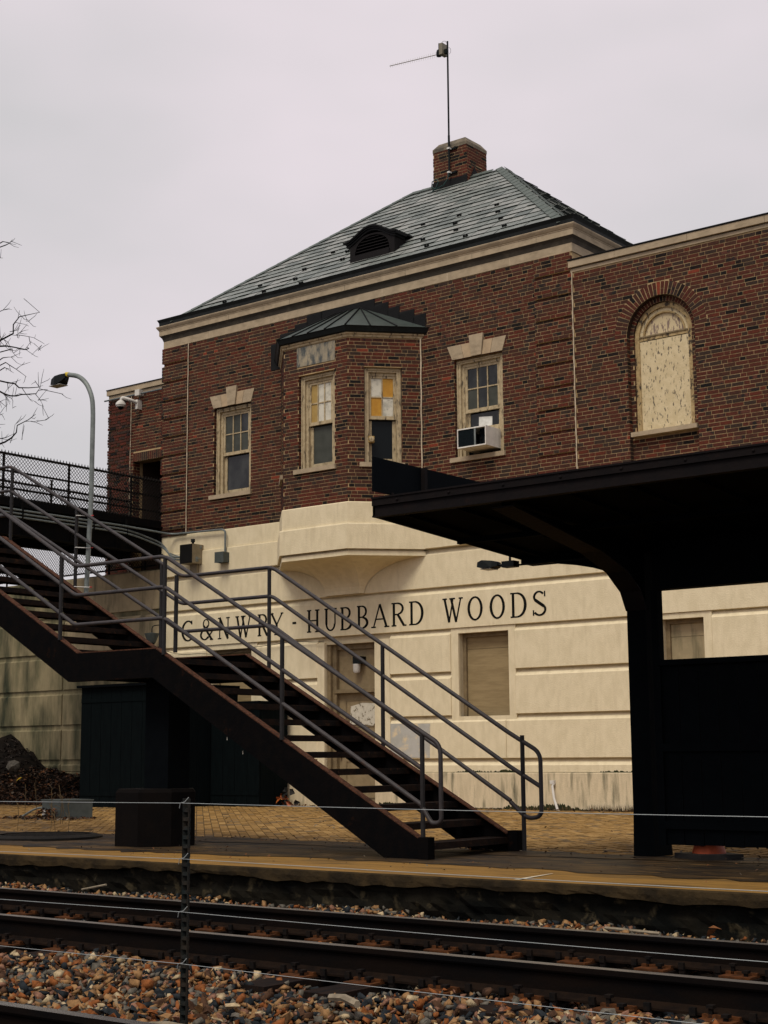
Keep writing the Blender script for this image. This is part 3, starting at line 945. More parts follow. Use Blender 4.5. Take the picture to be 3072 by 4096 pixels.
# front frame as strips between opening and outline
for i in range(20):
    (x0, z0), (x1, z1) = inner[i], inner[i+1]
    t0, t1 = 11.10+.2*math.sqrt(max(0, 1-((x0-dc)/.5)**2)), 11.10+.2*math.sqrt(max(0, 1-((x1-dc)/.5)**2))
    p = [(x0, z0), (x1, z1), (x1, max(t1, z1+.03)), (x0, max(t0, z0+.03))]
    mb.hexa([(x, DY, z) for x, z in p]+[(x, DY+.06, z) for x, z in p], 'louver_paint')
mb.box(DX0, dc-.44, DY, DY+.06, DZ-.05, 11.16, 'louver_paint'); mb.box(dc+.44, DX1, DY, DY+.06, DZ-.05, 11.16, 'louver_paint')
mb.box(dc-.44, dc+.44, DY-.02, DY+.06, DZ-.05, DZ+.10, 'louver_paint')
mb.box(dc-.44, dc+.44, DY+.16, DY+.2, DZ, 11.3, 'void_black')
for X in (DX0, DX1-.04):
    mb.prism([(DY+.06, DZ-.1), (DY+.06, 11.13), (23.45, 11.13), (DY+.3, DZ+.05)], X, X+.04, 'louver_paint', axis='x')
dorm = mb.build('dormer', building)
for i in range(7):
    z = DZ+.13+i*.062
    hw = .44 if z < 10.95 else .44*math.sqrt(max(.02, 1-((z-10.95)/.315)**2))
    mb = MB(); mb.hexa([(dc-hw, DY+.01, z-.02), (dc+hw, DY+.01, z-.02), (dc+hw, DY+.10, z+.035), (dc-hw, DY+.10, z+.035),
                        (dc-hw, DY+.01, z-.008), (dc+hw, DY+.01, z-.008), (dc+hw, DY+.10, z+.047), (dc-hw, DY+.10, z+.047)], 'louver_paint'); mb.build('slat', dorm)
mb = MB()
capx = [DX0-.13+(DX1-DX0+.26)*i/28 for i in range(29)]
def capz(x):
    t = abs(x-dc)/.62
    return 11.20+(.235*(.5+.5*math.cos(math.pi*min(t, 1)))**.8)
for k, (ya, yb, zt, th, ex) in enumerate(((DY-.07, 23.85, .03, .035, 0), (DY-.045, DY+.3, -.005, .035, .02), (DY-.02, DY+.3, -.045, .04, .05))):
    lo = [[(x, ya, capz(x)+zt-th), (x, yb, capz(x)+zt-th), (x, yb, capz(x)+zt), (x, ya, capz(x)+zt)] for x in capx if DX0-.13+ex <= x <= DX1+.13-ex]
    mb.loft(lo, 'flashing', True, True)
mb.build('dormer_roof', dorm)

# ---- parapet of the wing
mb = MB(TM); mb.box(XM-.03, XR, -.3, .018, 9.31, 9.368, 'limestone'); mb.build('parapet_band', building)
for i in range(6):
    a, b = (XM-.05 if i == 0 else XM-.5+i*1.38), min(XM-.5+(i+1)*1.38, XR)
    if b > a:
        mb = MB(TM)
        mb.hexa([(a+.003, -.35, 9.388), (b-.003, -.35, 9.388), (b-.003, .06, 9.388), (a+.003, .06, 9.388), (a+.003, -.35, 9.515), (b-.003, -.35, 9.515), (b-.003, .06, 9.505), (a+.003, .06, 9.505)], 'limestone')
        mb.build('coping_stone', building)
mb = MB(TM); mb.box(XM-.03, XR, -.3, .01, 9.368, 9.388, 'limestone_dirty'); mb.box(XM-.06, XR, -.36, .075, 9.515, 9.535, 'flashing'); mb.build('coping_flashing', building)
mb = MB(TM); mb.box(XM, XR-.3, -7.3, -.3, 9.1, 9.2, 'flashing'); mb.build('flat_roof', building)

# ---- bay window
bay = []
TF = plane_map(BX0, BY, 1, 0)
TR = plane_map(BX1, BY, BAYR-BX1, YF-BY)
TL = plane_map(BAYL, YF, BX0-BAYL, BY-YF)
WF, WS = BX1-BX0, math.hypot(BAYR-BX1, YF-BY)
WB = (.378, 1.282, 6.295, 8.12)
WC = (.312, 1.032, 6.30, 8.125)
WD = (WS-1.032, WS-.312, 6.30, 8.125)
mb = MB(TF)
for T, W_, hs in ((TF, WF, [WB]), (TR, WS, [WC]), (TL, WS, [WD])):
    mb.T = T
    for a, b, c, d in cells(0, W_, 5.2, 8.70, hs):
        mb.box(a, b, -.22, 0, c, d, 'mortar')
mb.T = ident
mb.prism([(BX0+.25, BY+.35), (BX1-.25, BY+.35), (BAYR-.4, YF), (BAYL+.4, YF)], 5.3, 8.6, 'void_black', axis='z')
bayw = mb.build('bay_wall', building, label='projecting bay with canted sides')
bs = BrickStore()
stone = (.335, 1.295, 8.295, 8.68)
brickfield(bs, TF, -.004, WF+.004, 5.5, 8.69, holes=[WB, stone])
brickfield(bs, TR, -.004, WS-.012, 5.5, 8.69, holes=[WC])
brickfield(bs, TL, 0, WS+.004, 5.5, 8.69, holes=[WD])
store = bs
for T, h in ((TF, WB), (TR, WC), (TL, WD)):
    reveal(T, h[0], 1, h[2], h[3], .17); reveal(T, h[1], -1, h[2], h[3], .17)
bs.build(bayw, 280, lambda p: p[0] > BX1-.3 and p[2] > 5.6)
mb = MB(TF); mb.box(stone[0]+.005, stone[1]-.005, -.05, .012, stone[2]+.004, stone[3], 'stone_stained'); mb.build('stone_panel', bayw)
mb = MB(TR); mb.tube([(WS-.02+.004*math.sin(k*1.3), .02, 5.56+(8.70-5.56)*k/24) for k in range(25)], .014, 'caulk', 6); mb.build('caulk_joint', bayw)
sash_window(TF, *WB, 7.14, 3, 2, ['pane_ochre', 'pane_white', 'pane_white', 'pane_ochre', 'pane_white', 'pane_white'], 'glass_screen', building, label='bay front sash window with ochre and white upper panes')
wc = sash_window(TR, *WC, 7.15, 2, 2, ['pane_white', 'pane_amber', 'pane_amber', 'pane_white'], 'glass_black', building, jw=.10, label='bay side sash window with amber and white checker panes')
sash_window(TL, *WD, 7.15, 2, 2, ['pane_white', 'pane_amber', 'pane_amber', 'pane_white'], 'glass_black', building, jw=.10, label='narrow sash window on the far side of the bay')
def offset_bay(d):
    """Outline of the bay pushed out by d, from the wall round the front and back to the wall."""
    k = d*math.tan(R(23))
    ux, uy = (BAYR-BX1)/WS, (YF-BY)/WS
    return [(BAYL-d/uy*1.0*.98, YF), (BX0-k, BY-d), (BX1+k, BY-d), (BAYR+d/uy*.98, YF)]
def baytier(name, prof, m, parent):
    mb = MB()
    mb.loft([[(x, y, z) for x, y in offset_bay(d)]+[(BAYR-.1, YF+.05, z), (BAYL+.1, YF+.05, z)] for d, z in prof], m, True, True)
    return mb.build(name, parent)
baytier('bay_trim', [(.02, 8.692), (.03, 8.71), (.03, 8.73), (.055, 8.745), (.065, 8.772)], 'cream_paint', bayw)
baytier('bay_gutter', [(.08, 8.773), (.10, 8.79), (.135, 8.87), (.15, 8.885), (.10, 8.884)], 'copper_dark', bayw)
apR, apL = (-18.09, YF-.02, 9.575), (-18.70, YF-.02, 9.575)
e = offset_bay(.13)
ez = 8.885
mb = MB()
E0, E1, E2, E3 = [(x, y-.001, ez) for x, y in e]
mb.add([E0, E1, E2, E3, apR, apL], [(1, 2, 4, 5), (2, 3, 4), (0, 1, 5)], 'metal_roof')
broof = mb.build('bay_roof', bayw)
def lerp(a, b, t):
    return tuple(a[i]+(b[i]-a[i])*t for i in range(3))
seams = [(E2, apR), (E1, apL), (lerp(E2, E3, .30), apR), (lerp(E2, E3, .62), apR), (lerp(E0, E1, .4), apL), (lerp(E0, E1, .7), apL)]
for t in (.22, .45, .70):
    a_ = lerp(E1, E2, t)
    seams.append((a_, lerp(apL, apR, t)))
for a_, b_ in seams:
    mb = MB(); mb.tube([(a_[0], a_[1], a_[2]+.012), (b_[0], b_[1]-.01, b_[2]+.012)], .014, 'flashing', 6); mb.build('seam', broof)
mb = MB(TM)
steps = [(-16.53, 8.86, 9.18), (-16.80, 8.95, 9.31), (-17.15, 9.08, 9.445), (-17.42, 9.2, 9.57), (-17.74, 9.3, 9.695), (-19.10, 9.3, 9.69), (-19.48, 9.1, 9.55), (-19.8, 8.95, 9.42), (-20.2, 8.8, 9.25)]
for i, (x, zl, zh) in enumerate(steps):
    x1 = steps[i+1][0] if i+1 < len(steps) else x-.25
    if x > -17.7 or x < -19.05:
        mb.hexa([(x1, .008, zl-.1), (x, .008, zl-.1), (x, .016, zl-.1), (x1, .016, zl-.1), (x1-.0, .008, zh), (x+.02, .008, zh-.0), (x+.02, .016, zh), (x1-.0, .016, zh-.045)], 'flashing')
    else:
        mb.box(x1, x, .008, .016, zl, zh, 'flashing')
mb.build('stepped_flashing', bayw)
# cast shell under the bay
def baysec(prof, m, name):
    return baytier(name, prof, m, building)
baysec([(.03, 5.158), (.035, 5.545), (.02, 5.562), (-.02, 5.566)], 'concrete', 'bay_apron')
baysec([(.075, 4.684), (.075, 5.135), (.065, 5.157)], 'concrete', 'bay_apron')
baysec([(.00, 4.645), (.0, 4.683)], 'concrete_recess', 'bay_corbel')
mb = MB()
top = offset_bay(.03)
bot = [(-18.98, YF-.02), (-18.94, YF-.09), (-18.09, YF-.09), (-18.03, YF-.02)]
def cove(h):
    t = 1-math.sqrt(max(0, 1-h*h))
    return [(bot[i][0]+(top[i][0]-bot[i][0])*t, bot[i][1]+(top[i][1]-bot[i][1])*t, 3.975+(4.565-3.975)*h) for i in range(4)]
rings = [cove(math.sin(math.pi/2*k/14)) for k in range(15)]+[[(x, y, 4.644) for x, y in top]]
mb.loft(rings, 'concrete', close=False)
mb.add([(x, y, 4.644) for x, y in top], [(0, 1, 2, 3)], 'concrete')
mb.build('bay_corbel', building)

# ---- concrete storey
DOOR = (-19.05, -17.82, -.05, 3.05)
WF_ = (-15.905, -14.828, 1.615, 3.098)
WG = (-22.075, -20.98, 1.615, 3.09)
WH = (-11.82, -11.07, 1.615, 3.10)
HO = [DOOR, WF_, WG, WH]
mb = MB(TM)
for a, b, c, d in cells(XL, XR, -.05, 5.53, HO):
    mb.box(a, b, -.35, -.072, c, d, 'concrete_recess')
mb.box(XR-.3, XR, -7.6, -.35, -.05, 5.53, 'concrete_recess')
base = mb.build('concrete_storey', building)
def panel(u0, u1, z0, z1, d0, d1, m, parent, name='concrete_panel', ch=.012, T=TM):
    mb = MB(T)
    mb.loft([[(u0, d0, z0), (u1, d0, z0), (u1, d0, z1), (u0, d0, z1)], [(u0, d1-ch, z0), (u1, d1-ch, z0), (u1, d1-ch, z1), (u0, d1-ch, z1)],
             [(u0+ch, d1, z0+.006), (u1-ch, d1, z0+.006), (u1-ch, d1, z1-ch), (u0+ch, d1, z1-ch)]], m, True, True)
    if name in ('concrete_panel', 'letter_band') and z1 < 4.6:      # weathered slope that rises from the arris to the back of the groove
        mb.prism([(d1-ch-.002, z1-.002), (-.074, z1-.002), (-.074, z1+.078)], u0, u1, m, axis='x')
    return mb.build(name, parent)
panel(XL, XR, 5.175, 5.562, -.1, .012, 'concrete', base)
panel(XL, XR, 4.688, 5.172, -.1, .05, 'concrete', base)
panel(XL, XR, 3.965, 4.585, -.1, 0, 'concrete', base)
lb = panel(XL, XR, 3.195, 3.855, -.1, 0, 'concrete', base, name='letter_band')
for z0, z1 in ((2.42, 3.092), (1.637, 2.307)):
    for a, b in ((XL, -22.225), (-20.83, -19.23), (-17.455, -16.07), (-14.685, -11.97), (-10.92, XR)):
        panel(a, b, z0, z1, -.1, 0, 'concrete', base)
for a, b in ((XL, -19.23), (-17.455, -14.9), (-14.895, XR)):
    panel(a, b, .876, 1.528, -.1, 0, 'concrete', base)
    panel(a, b, .632, .765, -.1, .005, 'concrete', base)
for a, b in ((XL, -19.07), (-17.80, XR)):
    panel(a, b, -.05, .628, -.1, .03, 'concrete_base', base, name='plinth')
mb = MB(TM)          # plain surround left and right of the door
mb.box(-19.23, -19.051, -.1, -.012, -.05, 3.09, 'concrete'); mb.box(-17.819, -17.46, -.1, -.012, .63, 3.09, 'concrete')
mb.build('door_surround', base)
mb = MB(TM); mb.quad((-17.44, .004, .90), (-16.55, .004, .89), (-16.53, .004, 1.50), (-17.44, .004, 1.515), 'white_patch'); mb.build('paint_patch', base)
# moss on the ledge of the plinth and along the foot of the wall
for z0, hmin, hmax, seed, dd in ((.629, -.012, .055, 2, .0335), (.0, .015, .11, 6, .0335)):
    r2 = random.Random(seed)
    mb = MB(TM)
    lo_, hi_ = [], []
    for i in range(520):
        u = -17.7+(XR+17.7)*i/519
        hgt = hmin+(hmax-hmin)*max(0, r2.random()*.55+.45*math.sin(u*2.1+seed)+.25*math.sin(u*6.7))
        lo_.append((u, dd if z0 < .1 else .012, z0-.004)); hi_.append((u, dd if z0 < .1 else .012, z0+max(.001, hgt)))
    mb.loft([lo_, hi_], 'moss', close=False)
    mb.build('moss', base, fix=False)
# boarded windows of the ground storey
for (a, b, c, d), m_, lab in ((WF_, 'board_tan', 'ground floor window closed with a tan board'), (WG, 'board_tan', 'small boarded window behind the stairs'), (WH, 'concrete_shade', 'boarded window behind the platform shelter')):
    mb = MB(TM)
    mb.box(a, a+.07, -.3, -.17, c, d, 'door_frame'); mb.box(b-.05, b, -.3, -.17, c, d, 'door_frame'); mb.box(a+.07, b-.05, -.3, -.17, d-.07, d, 'door_frame')
    mb.box(a, b, -.32, -.03, c-.04, c, 'concrete')
    wn = mb.build('window', base, label=lab)
    for x0, x1, z0, z1 in ((a-.162, a-.001, 1.53, 3.19), (b+.001, b+.145, 1.53, 3.19), (a-.001, b+.001, d+.001, 3.19), (a-.001, b+.001, 1.53, c-.001)):
        mb = MB(TM); mb.box(x0, x1, -.1, -.028, z0, z1, 'concrete'); mb.build('surround', wn)
    mb = MB(TM); mb.box(a+.07, b-.05, -.3, -.215, d-.28, d-.07, m_); mb.build('board', wn)
    mb = MB(TM); mb.box(a+.07, b-.05, -.3, -.22, c, d-.285, m_); mb.build('board', wn)
# door with transom panel
mb = MB(TM)
a, b = DOOR[0], DOOR[1]
mb.box(a, a+.08, -.33, -.10, 0, 3.05, 'door_frame'); mb.box(a+.08, a+.17, -.33, -.17, 0, 3.05, 'door_frame'); mb.box(b-.04, b, -.33, -.17, 0, 3.05, 'door_frame')
mb.box(a+.17, b-.04, -.33, -.20, 2.95, 3.05, 'door_frame'); mb.box(a+.12, b-.03, -.33, -.15, 2.12, 2.19, 'door_frame')
door = mb.build('door', base, label='tan panelled door with a torn paper notice')
mb = MB(TM); mb.box(a+.17, b-.04, -.33, -.26, 2.19, 2.95, 'door_tan'); mb.build('transom_panel', door)
mb = MB(TM); mb.box(a+.17, b-.04, -.33, -.26, .04, 2.12, 'door_tan')
for z0, z1 in ((1.60, 2.0), (.95, 1.50), (.15, .85)):
    for (p, q, r_, s_) in ((a+.33, b-.14, z0, z0+.025), (a+.33, b-.14, z1-.025, z1), (a+.33, a+.355, z0+.025, z1-.025), (b-.165, b-.14, z0+.025, z1-.025)):
        mb.box(p, q, -.26, -.248, r_, s_, 'door_frame')
mb.build('door_leaf', door)
mb = MB(TM); mb.box(a+.20, a+.24, -.26, -.22, .90, 1.12, 'box_dark'); mb.tube([(a+.22, -.22, 1.0), (a+.22, -.18, 1.0), (a+.22, -.18, .93)], .012, 'box_dark', 6); mb.build('door_handle', door)

# ---- carved lettering, painted black
LZ, LH = 3.305, .438
def lettering():
    def stroke(p, q, w_):
        p, q = Vector((p[0], p[1])), Vector((q[0], q[1]))
        d = (q-p).normalized()
        nx_, nz_ = -d.y*w_/2, d.x*w_/2
        return [(p.x+nx_, p.y+nz_), (p.x-nx_, p.y-nz_), (q.x-nx_, q.y-nz_), (q.x+nx_, q.y+nz_)]
    def hs(x0, x1, z, t=.026):
        return [(x0, z-t/2), (x1, z-t/2), (x1, z+t/2), (x0, z+t/2)]
    def vert(x, z0=0.0, z1=LH, w_=.054):
        return [(x-w_/2, z0), (x+w_/2, z0), (x+w_/2, z1), (x-w_/2, z1)]
    def arcs(cx_, cz, rx, rz, a0, a1, thick=.058, thin=.028, n=22):
        out = []
        pts = []
        for i in range(n+1):
            t = R(a0+(a1-a0)*i/n)
            w_ = thin+(thick-thin)*abs(math.cos(t))
            c, s = math.cos(t), math.sin(t)
            pts.append(((cx_+rx*c, cz+rz*s), (cx_+(rx-w_)*c, cz+(rz-w_)*s)))
        for (o0, i0), (o1, i1) in zip(pts, pts[1:]):
            out.append([o0, i0, i1, o1])
        return out
    T_, t_ = .054, .031
    def G(ch, W_):
        h = LH
        P = []
        if ch == 'C':
            P += arcs(W_*.62, h*.5, W_*.62, h*.5, 48, 312)
            P += [vert(W_*.95, h*.80, h*.98, .03), ]
        elif ch == '&':
            P += arcs(W_*.46, h*.77, W_*.25, h*.23, 0, 360, .03, .02)
            P += arcs(W_*.36, h*.25, W_*.36, h*.25, 80, 330, .05, .022)
            P += [stroke((W_*.28, h*.68), (W_*.92, h*.02), .05), stroke((W_*.62, h*.10), (W_*.95, h*.42), t_), hs(W_*.8, W_*1.0, h*.43), hs(W_*.78, W_*1.02, .011), stroke((W_*.30, h*.48), (W_*.66, h*.70), t_)]
        elif ch == 'N':
            P += [vert(W_*.16, w_=t_), vert(W_*.86, w_=t_), stroke((W_*.14, h), (W_*.86, 0), .055), hs(0, W_*.30, .011), hs(W_*.0, W_*.2, h-.011), hs(W_*.70, W_*1.0, h-.011)]
        elif ch == 'W':
            P += [stroke((W_*.10, h), (W_*.32, 0), .05), stroke((W_*.32, 0), (W_*.52, h), t_), stroke((W_*.42, h), (W_*.66, 0), .05), stroke((W_*.66, 0), (W_*.90, h), t_),
                  hs(0, W_*.22, h-.011), hs(W_*.34, W_*.62, h-.011), hs(W_*.80, W_*1.0, h-.011)]
        elif ch in 'RBPD':
            x = W_*.17
            P += [vert(x), hs(0, W_*.5, .011), hs(0, W_*.5, h-.011)]
            if ch == 'D':
                P += arcs(W_*.45, h*.5, W_*.55, h*.5, -90, 90)
            else:
                P += arcs(W_*.48, h*.745, W_*.40, h*.255, -90, 90, .046)
                P += [hs(x, W_*.5, h*.5)]
                if ch == 'B':
                    P += arcs(W_*.48, h*.26, W_*.52, h*.26, -90, 90)
                else:
                    P += [stroke((W_*.45, h*.5), (W_*.88, .012), .05), hs(W_*.80, W_*1.06, .011)] if ch == 'R' else []
                    P[1] = hs(0, W_*.34, .011)
        elif ch == 'Y':
            P += [stroke((W_*.10, h), (W_*.5, h*.46), .046), stroke((W_*.92, h), (W_*.5, h*.46), t_), vert(W_*.5, 0, h*.5), hs(W_*.32, W_*.68, .011), hs(0, W_*.26, h-.011), hs(W_*.80, W_*1.0, h-.011)]
        elif ch == '-':
            P += [hs(0, W_, h*.48, .045)]
        elif ch == 'H':
            P += [vert(W_*.18), vert(W_*.82), hs(W_*.18, W_*.82, h*.52)]
            for x in (W_*.18, W_*.82):
                P += [hs(x-.055, x+.055, .011), hs(x-.055, x+.055, h-.011)]
        elif ch == 'U':
            P += [vert(W_*.16, h*.30, h), vert(W_*.86, h*.30, h, t_), hs(0, W_*.32, h-.011), hs(W_*.72, W_*1.0, h-.011)]
            P += arcs(W_*.5, h*.32, W_*.40, h*.32, 180, 360, .042)
        elif ch == 'A':
            P += [stroke((W_*.48, h), (W_*.13, 0), t_), stroke((W_*.48, h), (W_*.86, 0), .05), hs(W_*.26, W_*.72, h*.36), hs(0, W_*.26, .011), hs(W_*.73, W_*1.0, .011)]
        elif ch == 'O':
            P += arcs(W_*.5, h*.5, W_*.5, h*.5, 0, 360, .055)
        elif ch == 'S':
            P += arcs(W_*.47, h*.755, W_*.42, h*.245, 35, 235, .045)
            P += arcs(W_*.50, h*.25, W_*.48, h*.25, -150, 60, .045)
            P += [stroke((W_*.20, h*.64), (W_*.80, h*.38), .055), vert(W_*.88, h*.76, h*.98, .026), vert(W_*.06, .01, h*.24, .026)]
        return P
    text = [('C', -22.945, -22.63), ('&', -22.40, -22.03), ('N', -21.89, -21.56), ('W', -21.40, -20.95), ('R', -20.785, -20.50), ('Y', -20.45, -20.10), ('-', -19.86, -19.76),
            ('H', -19.484, -19.16), ('U', -19.036, -18.727), ('B', -18.636, -18.346), ('B', -18.226, -17.949), ('A', -17.883, -17.452), ('R', -17.396, -17.07), ('D', -16.985, -16.652),
            ('W', -16.221, -15.768), ('O', -15.669, -15.339), ('O', -15.19, -14.864), ('D', -14.749, -14.41), ('S', -14.29, -14.002)]
    for ch, x0, x1 in text:
        mb = MB(TM)
        for i, pg in enumerate(G(ch, x1-x0)):
            mb.prism([(x0+x, LZ+z) for x, z in pg], -.004, .003+.0002*(i % 17), 'letter_black')
        mb.build('letter', base)
lettering()

# ---- lower annex at the left, with the doorway to the footbridge
YA = 23.75
TA = plane_map(0, YA, 1, 0)
AX0 = -26.82
AD = (-25.97, -24.0, 5.0, 7.70)
mb = MB(TA)
for a, b, c, d in cells(AX0, -23.4, 4.9, 9.31, [AD]):
    mb.box(a, b, -.3, 0, c, d, 'mortar')
mb.box(AX0, AX0+.3, -4, -.3, 4.9, 9.31, 'mortar')
mb.box(AX0+.3, -23.4, -.9, -.85, 4.9, 9.2, 'void_black'); mb.box(AD[0]-.05, AD[0]-.0, -.85, -.301, 4.9, 9.2, 'brick_umber')
ann = mb.build('annex_wall', building)
ast = BrickStore()
brickfield(ast, TA, AX0, -23.4, 5.0, 9.31, holes=[AD, (-25.97, -23.4, 7.70, 7.905), (AX0, -26.05, 0, 20)])
brickfield(ast, TA, AX0-.02, -26.05, 5.0, 9.31, proud=lambda u, n: 0 if n % 6 == 1 else .024)
store = ast
reveal(TA, AD[0], 1, 5.85, AD[3], .21)
x = -25.97
while x < -23.5:
    ast.add(TA, x, x+.058, 7.705, 7.90, -.05, .006, tone(False)); x += .0685
ast.build(ann, 0, lambda p: False)
mb = MB(TA); mb.box(AX0-.01, -23.4, -.3, .02, 9.312, 9.37, 'limestone'); mb.box(AX0-.05, -23.4, -.3, .06, 9.39, 9.51, 'limestone'); mb.box(AX0-.02, -23.4, -.3, .012, 9.37, 9.39, 'limestone_dirty'); mb.box(AX0-.06, -23.4, -.36, .075, 9.51, 9.53, 'flashing')
mb.build('coping_stone', ann)
mb = MB(TA); mb.tube([(-26.05, .02, 5.1), (-26.06, .02, 7.2), (-26.05, .02, 9.3)], .011, 'caulk', 6); mb.build('caulk_joint', ann)
mb = MB(TA); mb.box(AX0+.3, -23.4, -4, -.3, 9.1, 9.18, 'flashing'); mb.build('flat_roof', ann)

# ------------------------------------------------------------------ retaining wall beside the station
rw = thing('retaining_wall', 'stained concrete retaining wall with deep grooves left of the dark shed', 'wall')
TW = plane_map(0, YF, 1, 0)
mb = MB(TW); mb.box(-34, XL-.002, -.6, -.034, -.05, 4.90, 'concrete_mossy'); mb.build('wall_core', rw)
for z0, z1 in ((4.05, 4.88), (3.24, 3.92), (2.43, 3.12), (1.66, 2.32), (.90, 1.54), (.64, .78)):
    for a, b in ((-34, -30.0), (-29.985, -26.70), (-26.67, XL-.004)):
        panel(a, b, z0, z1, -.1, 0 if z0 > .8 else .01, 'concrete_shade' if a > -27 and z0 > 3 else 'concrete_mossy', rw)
for a, b in ((-34, -30.0), (-29.985, -26.70), (-26.67, XL-.004)):
    panel(a, b, -.05, .63, -.1, .03, 'concrete_mossy', rw, name='plinth')

def chainlink(mb, A, U, W_, H_, cell, r, m='mesh_wire', top=True):
    """Diamond mesh of thin square wires in the plane spanned by U (horizontal) and z, from corner A."""
    A, U = Vector(A), Vector(U).normalized()
    N = U.cross(Vector((0, 0, 1)))
    def bar(p, q, off):
        p, q = A+U*p[0]+Vector((0, 0, p[1]))+N*off, A+U*q[0]+Vector((0, 0, q[1]))+N*off
        d = (q-p).normalized()
        s_ = d.cross(N).normalized()*r
        n_ = N*r
        mb.hexa([tuple(p-s_-n_), tuple(p+s_-n_), tuple(p+s_+n_), tuple(p-s_+n_), tuple(q-s_-n_), tuple(q+s_-n_), tuple(q+s_+n_), tuple(q-s_+n_)], m, skip=(0, 1))
    k = -math.ceil(H_/cell)
    while k*cell < W_+H_:
        x = k*cell
        a, b = max(0, -x), min(H_, W_-x)
        if b > a: bar((x+a, a), (x+b, b), r)
        a, b = max(0, x-W_), min(H_, x)
        if b > a: bar((x-a, a), (x-b, b), -r)
        k += 1
    if top:
        x = cell/2
        while x < W_:
            bar((x-.012, H_-.01), (x+.006, H_+.045), 0); bar((x+.012, H_-.01), (x-.006, H_+.045), r*2)
            x += cell

# ------------------------------------------------------------------ footbridge
br = thing('footbridge', 'dark steel footbridge with chain link sides leading to the station doorway', 'bridge')
BXR, BXL, BY0, BY1 = -23.60, -26.0, 8.6, YA-.02
mb = MB()
mb.box(BXL-.05, BXR+.05, BY0, BY1, 5.78, 5.90, 'bridge_steel'); mb.build('deck', br)
for X, zb in ((BXR, 5.20), (BXL, 5.42)):
    mb = MB()
    y1 = YF-.02 if X == BXR else BY1
    mb.box(X-.012, X+.012, BY0, y1, zb, 5.78, 'bridge_steel'); mb.box(X-.09, X+.09, BY0, y1, zb-.02, zb, 'bridge_steel'); mb.box(X-.09, X+.09, BY0, y1, 5.74, 5.779, 'bridge_steel')
    y = BY0+.5
    while y < y1:
        mb.box(X+.012, X+.07, y, y+.012, zb, 5.74, 'bridge_steel'); y += 1.2
    mb.build('girder', br)
y = BY0+.6
while y < 22.2:
    mb = MB(); mb.box(BXL+.012, BXR-.012, y, y+.10, 5.46, 5.78, 'bridge_steel'); mb.build('cross_beam', br); y += 1.35
for side, X in enumerate((BXR, BXL)):
    y1 = YF-.03 if side == 0 else BY1-.02
    for zz, r_ in ((6.765, .026), (6.43, .022), (6.10, .022)):
        mb = MB(); mb.tube([(X, BY0, zz), (X, y1, zz)], r_, 'fence_black'); mb.build('rail', br, smooth=True)
    for yy in ([21.54, 19.86, 18.24, 16.6, 14.95, 13.3, 11.6, 9.9] if side == 0 else [23.1, 21.4, 19.7, 18.0, 16.3, 14.6, 12.9, 11.2, 9.5]):
        mb = MB(); mb.tube([(X, yy, 5.70), (X, yy, 6.79 if side == 0 else 6.95)], .026, 'fence_black'); mb.build('post', br, smooth=True)
    mb = MB(); chainlink(mb, (X+(.03 if side == 0 else -.03), BY0 if side else 13.0, 5.86), (0, 1, 0), y1-(BY0 if side else 13.0), .92, .08, .0038); mb.build('chain_link', br, fix=False)
for yy in (10.3,):
    for X in (BXR-.2, BXL+.2):
        mb = MB(); mb.box(X-.1, X+.1, yy-.1, yy+.1, 0, 5.40, 'bridge_steel'); mb.build('column', br)

# fence on top of the retaining wall, seen under the bridge
wf = thing('chain_link_fence', 'thin chain link fence standing on the concrete retaining wall beneath the footbridge', 'fence')
mb = MB(); mb.tube([(-34, YF+.2, 5.02), (XL-.4, YF+.2, 5.02)], .02, 'fence_black', 6); mb.build('rail', wf)
mb = MB(); mb.tube([(-34, YF+.2, 6.25), (-27.0, YF+.2, 6.25)], .02, 'fence_black', 6); mb.build('rail', wf)
for x in (-33, -31, -29, -27.1, -25.45, -24.3):
    mb = MB(); mb.tube([(x, YF+.2, 4.85), (x, YF+.2, 6.25 if x < -26.5 else 5.5)], .024, 'fence_black', 6); mb.build('post', wf)
mb = MB(); chainlink(mb, (-30.0, YF+.22, 5.0), (1, 0, 0), 3.4, 1.25, .08, .0034, top=False); chainlink(mb, (-26.6, YF+.22, 5.0), (1, 0, 0), 2.7, .5, .08, .0034, top=False); mb.build('chain_link', wf, fix=False)

# pipes along the bridge girder
cd = thing('conduit', 'grey conduits clipped along the footbridge girder and bending down to the dark control cabinet', 'pipe')
for k, (dz, dy) in enumerate(((5.60, 0), (5.53, .05))):
    mb = MB()
    mb.tube(bend([(BXR+.13, 13, dz), (BXR+.13, 21.4, dz), (-23.3, 22.20, dz-.22), (-23.05, 22.22, 5.02+k*.05), (-22.66, 22.22, 5.0+k*.05)], .35, 6), .021, 'conduit_grey')
    mb.build('pipe', cd, smooth=True)
mb = MB(); mb.tube(bend([(-23.2, 22.3, 5.18), (-22.66, 22.3, 4.99)], .1), .013, 'conduit_grey', 6); mb.build('pipe', cd, smooth=True)
for yy in (18.6, 20.4, 21.3):
    mb = MB(); mb.box(BXR+.10, BXR+.16, yy, yy+.03, 5.48, 5.82, 'bridge_steel'); mb.build('clip', cd)
cd2 = thing('conduit', 'grey conduit along the top of the concrete bending down to the small grey box', 'pipe')
mb = MB(); mb.tube(bend([(BXR+.13, 13, 5.67), (BXR+.13, 21.2, 5.67), (-23.2, 22.33, 5.585), (-21.70, 22.33, 5.545), (-21.62, 22.33, 5.50), (-21.62, 22.33, 5.07)], .16, 6), .021, 'conduit_grey'); mb.build('pipe', cd2, smooth=True)

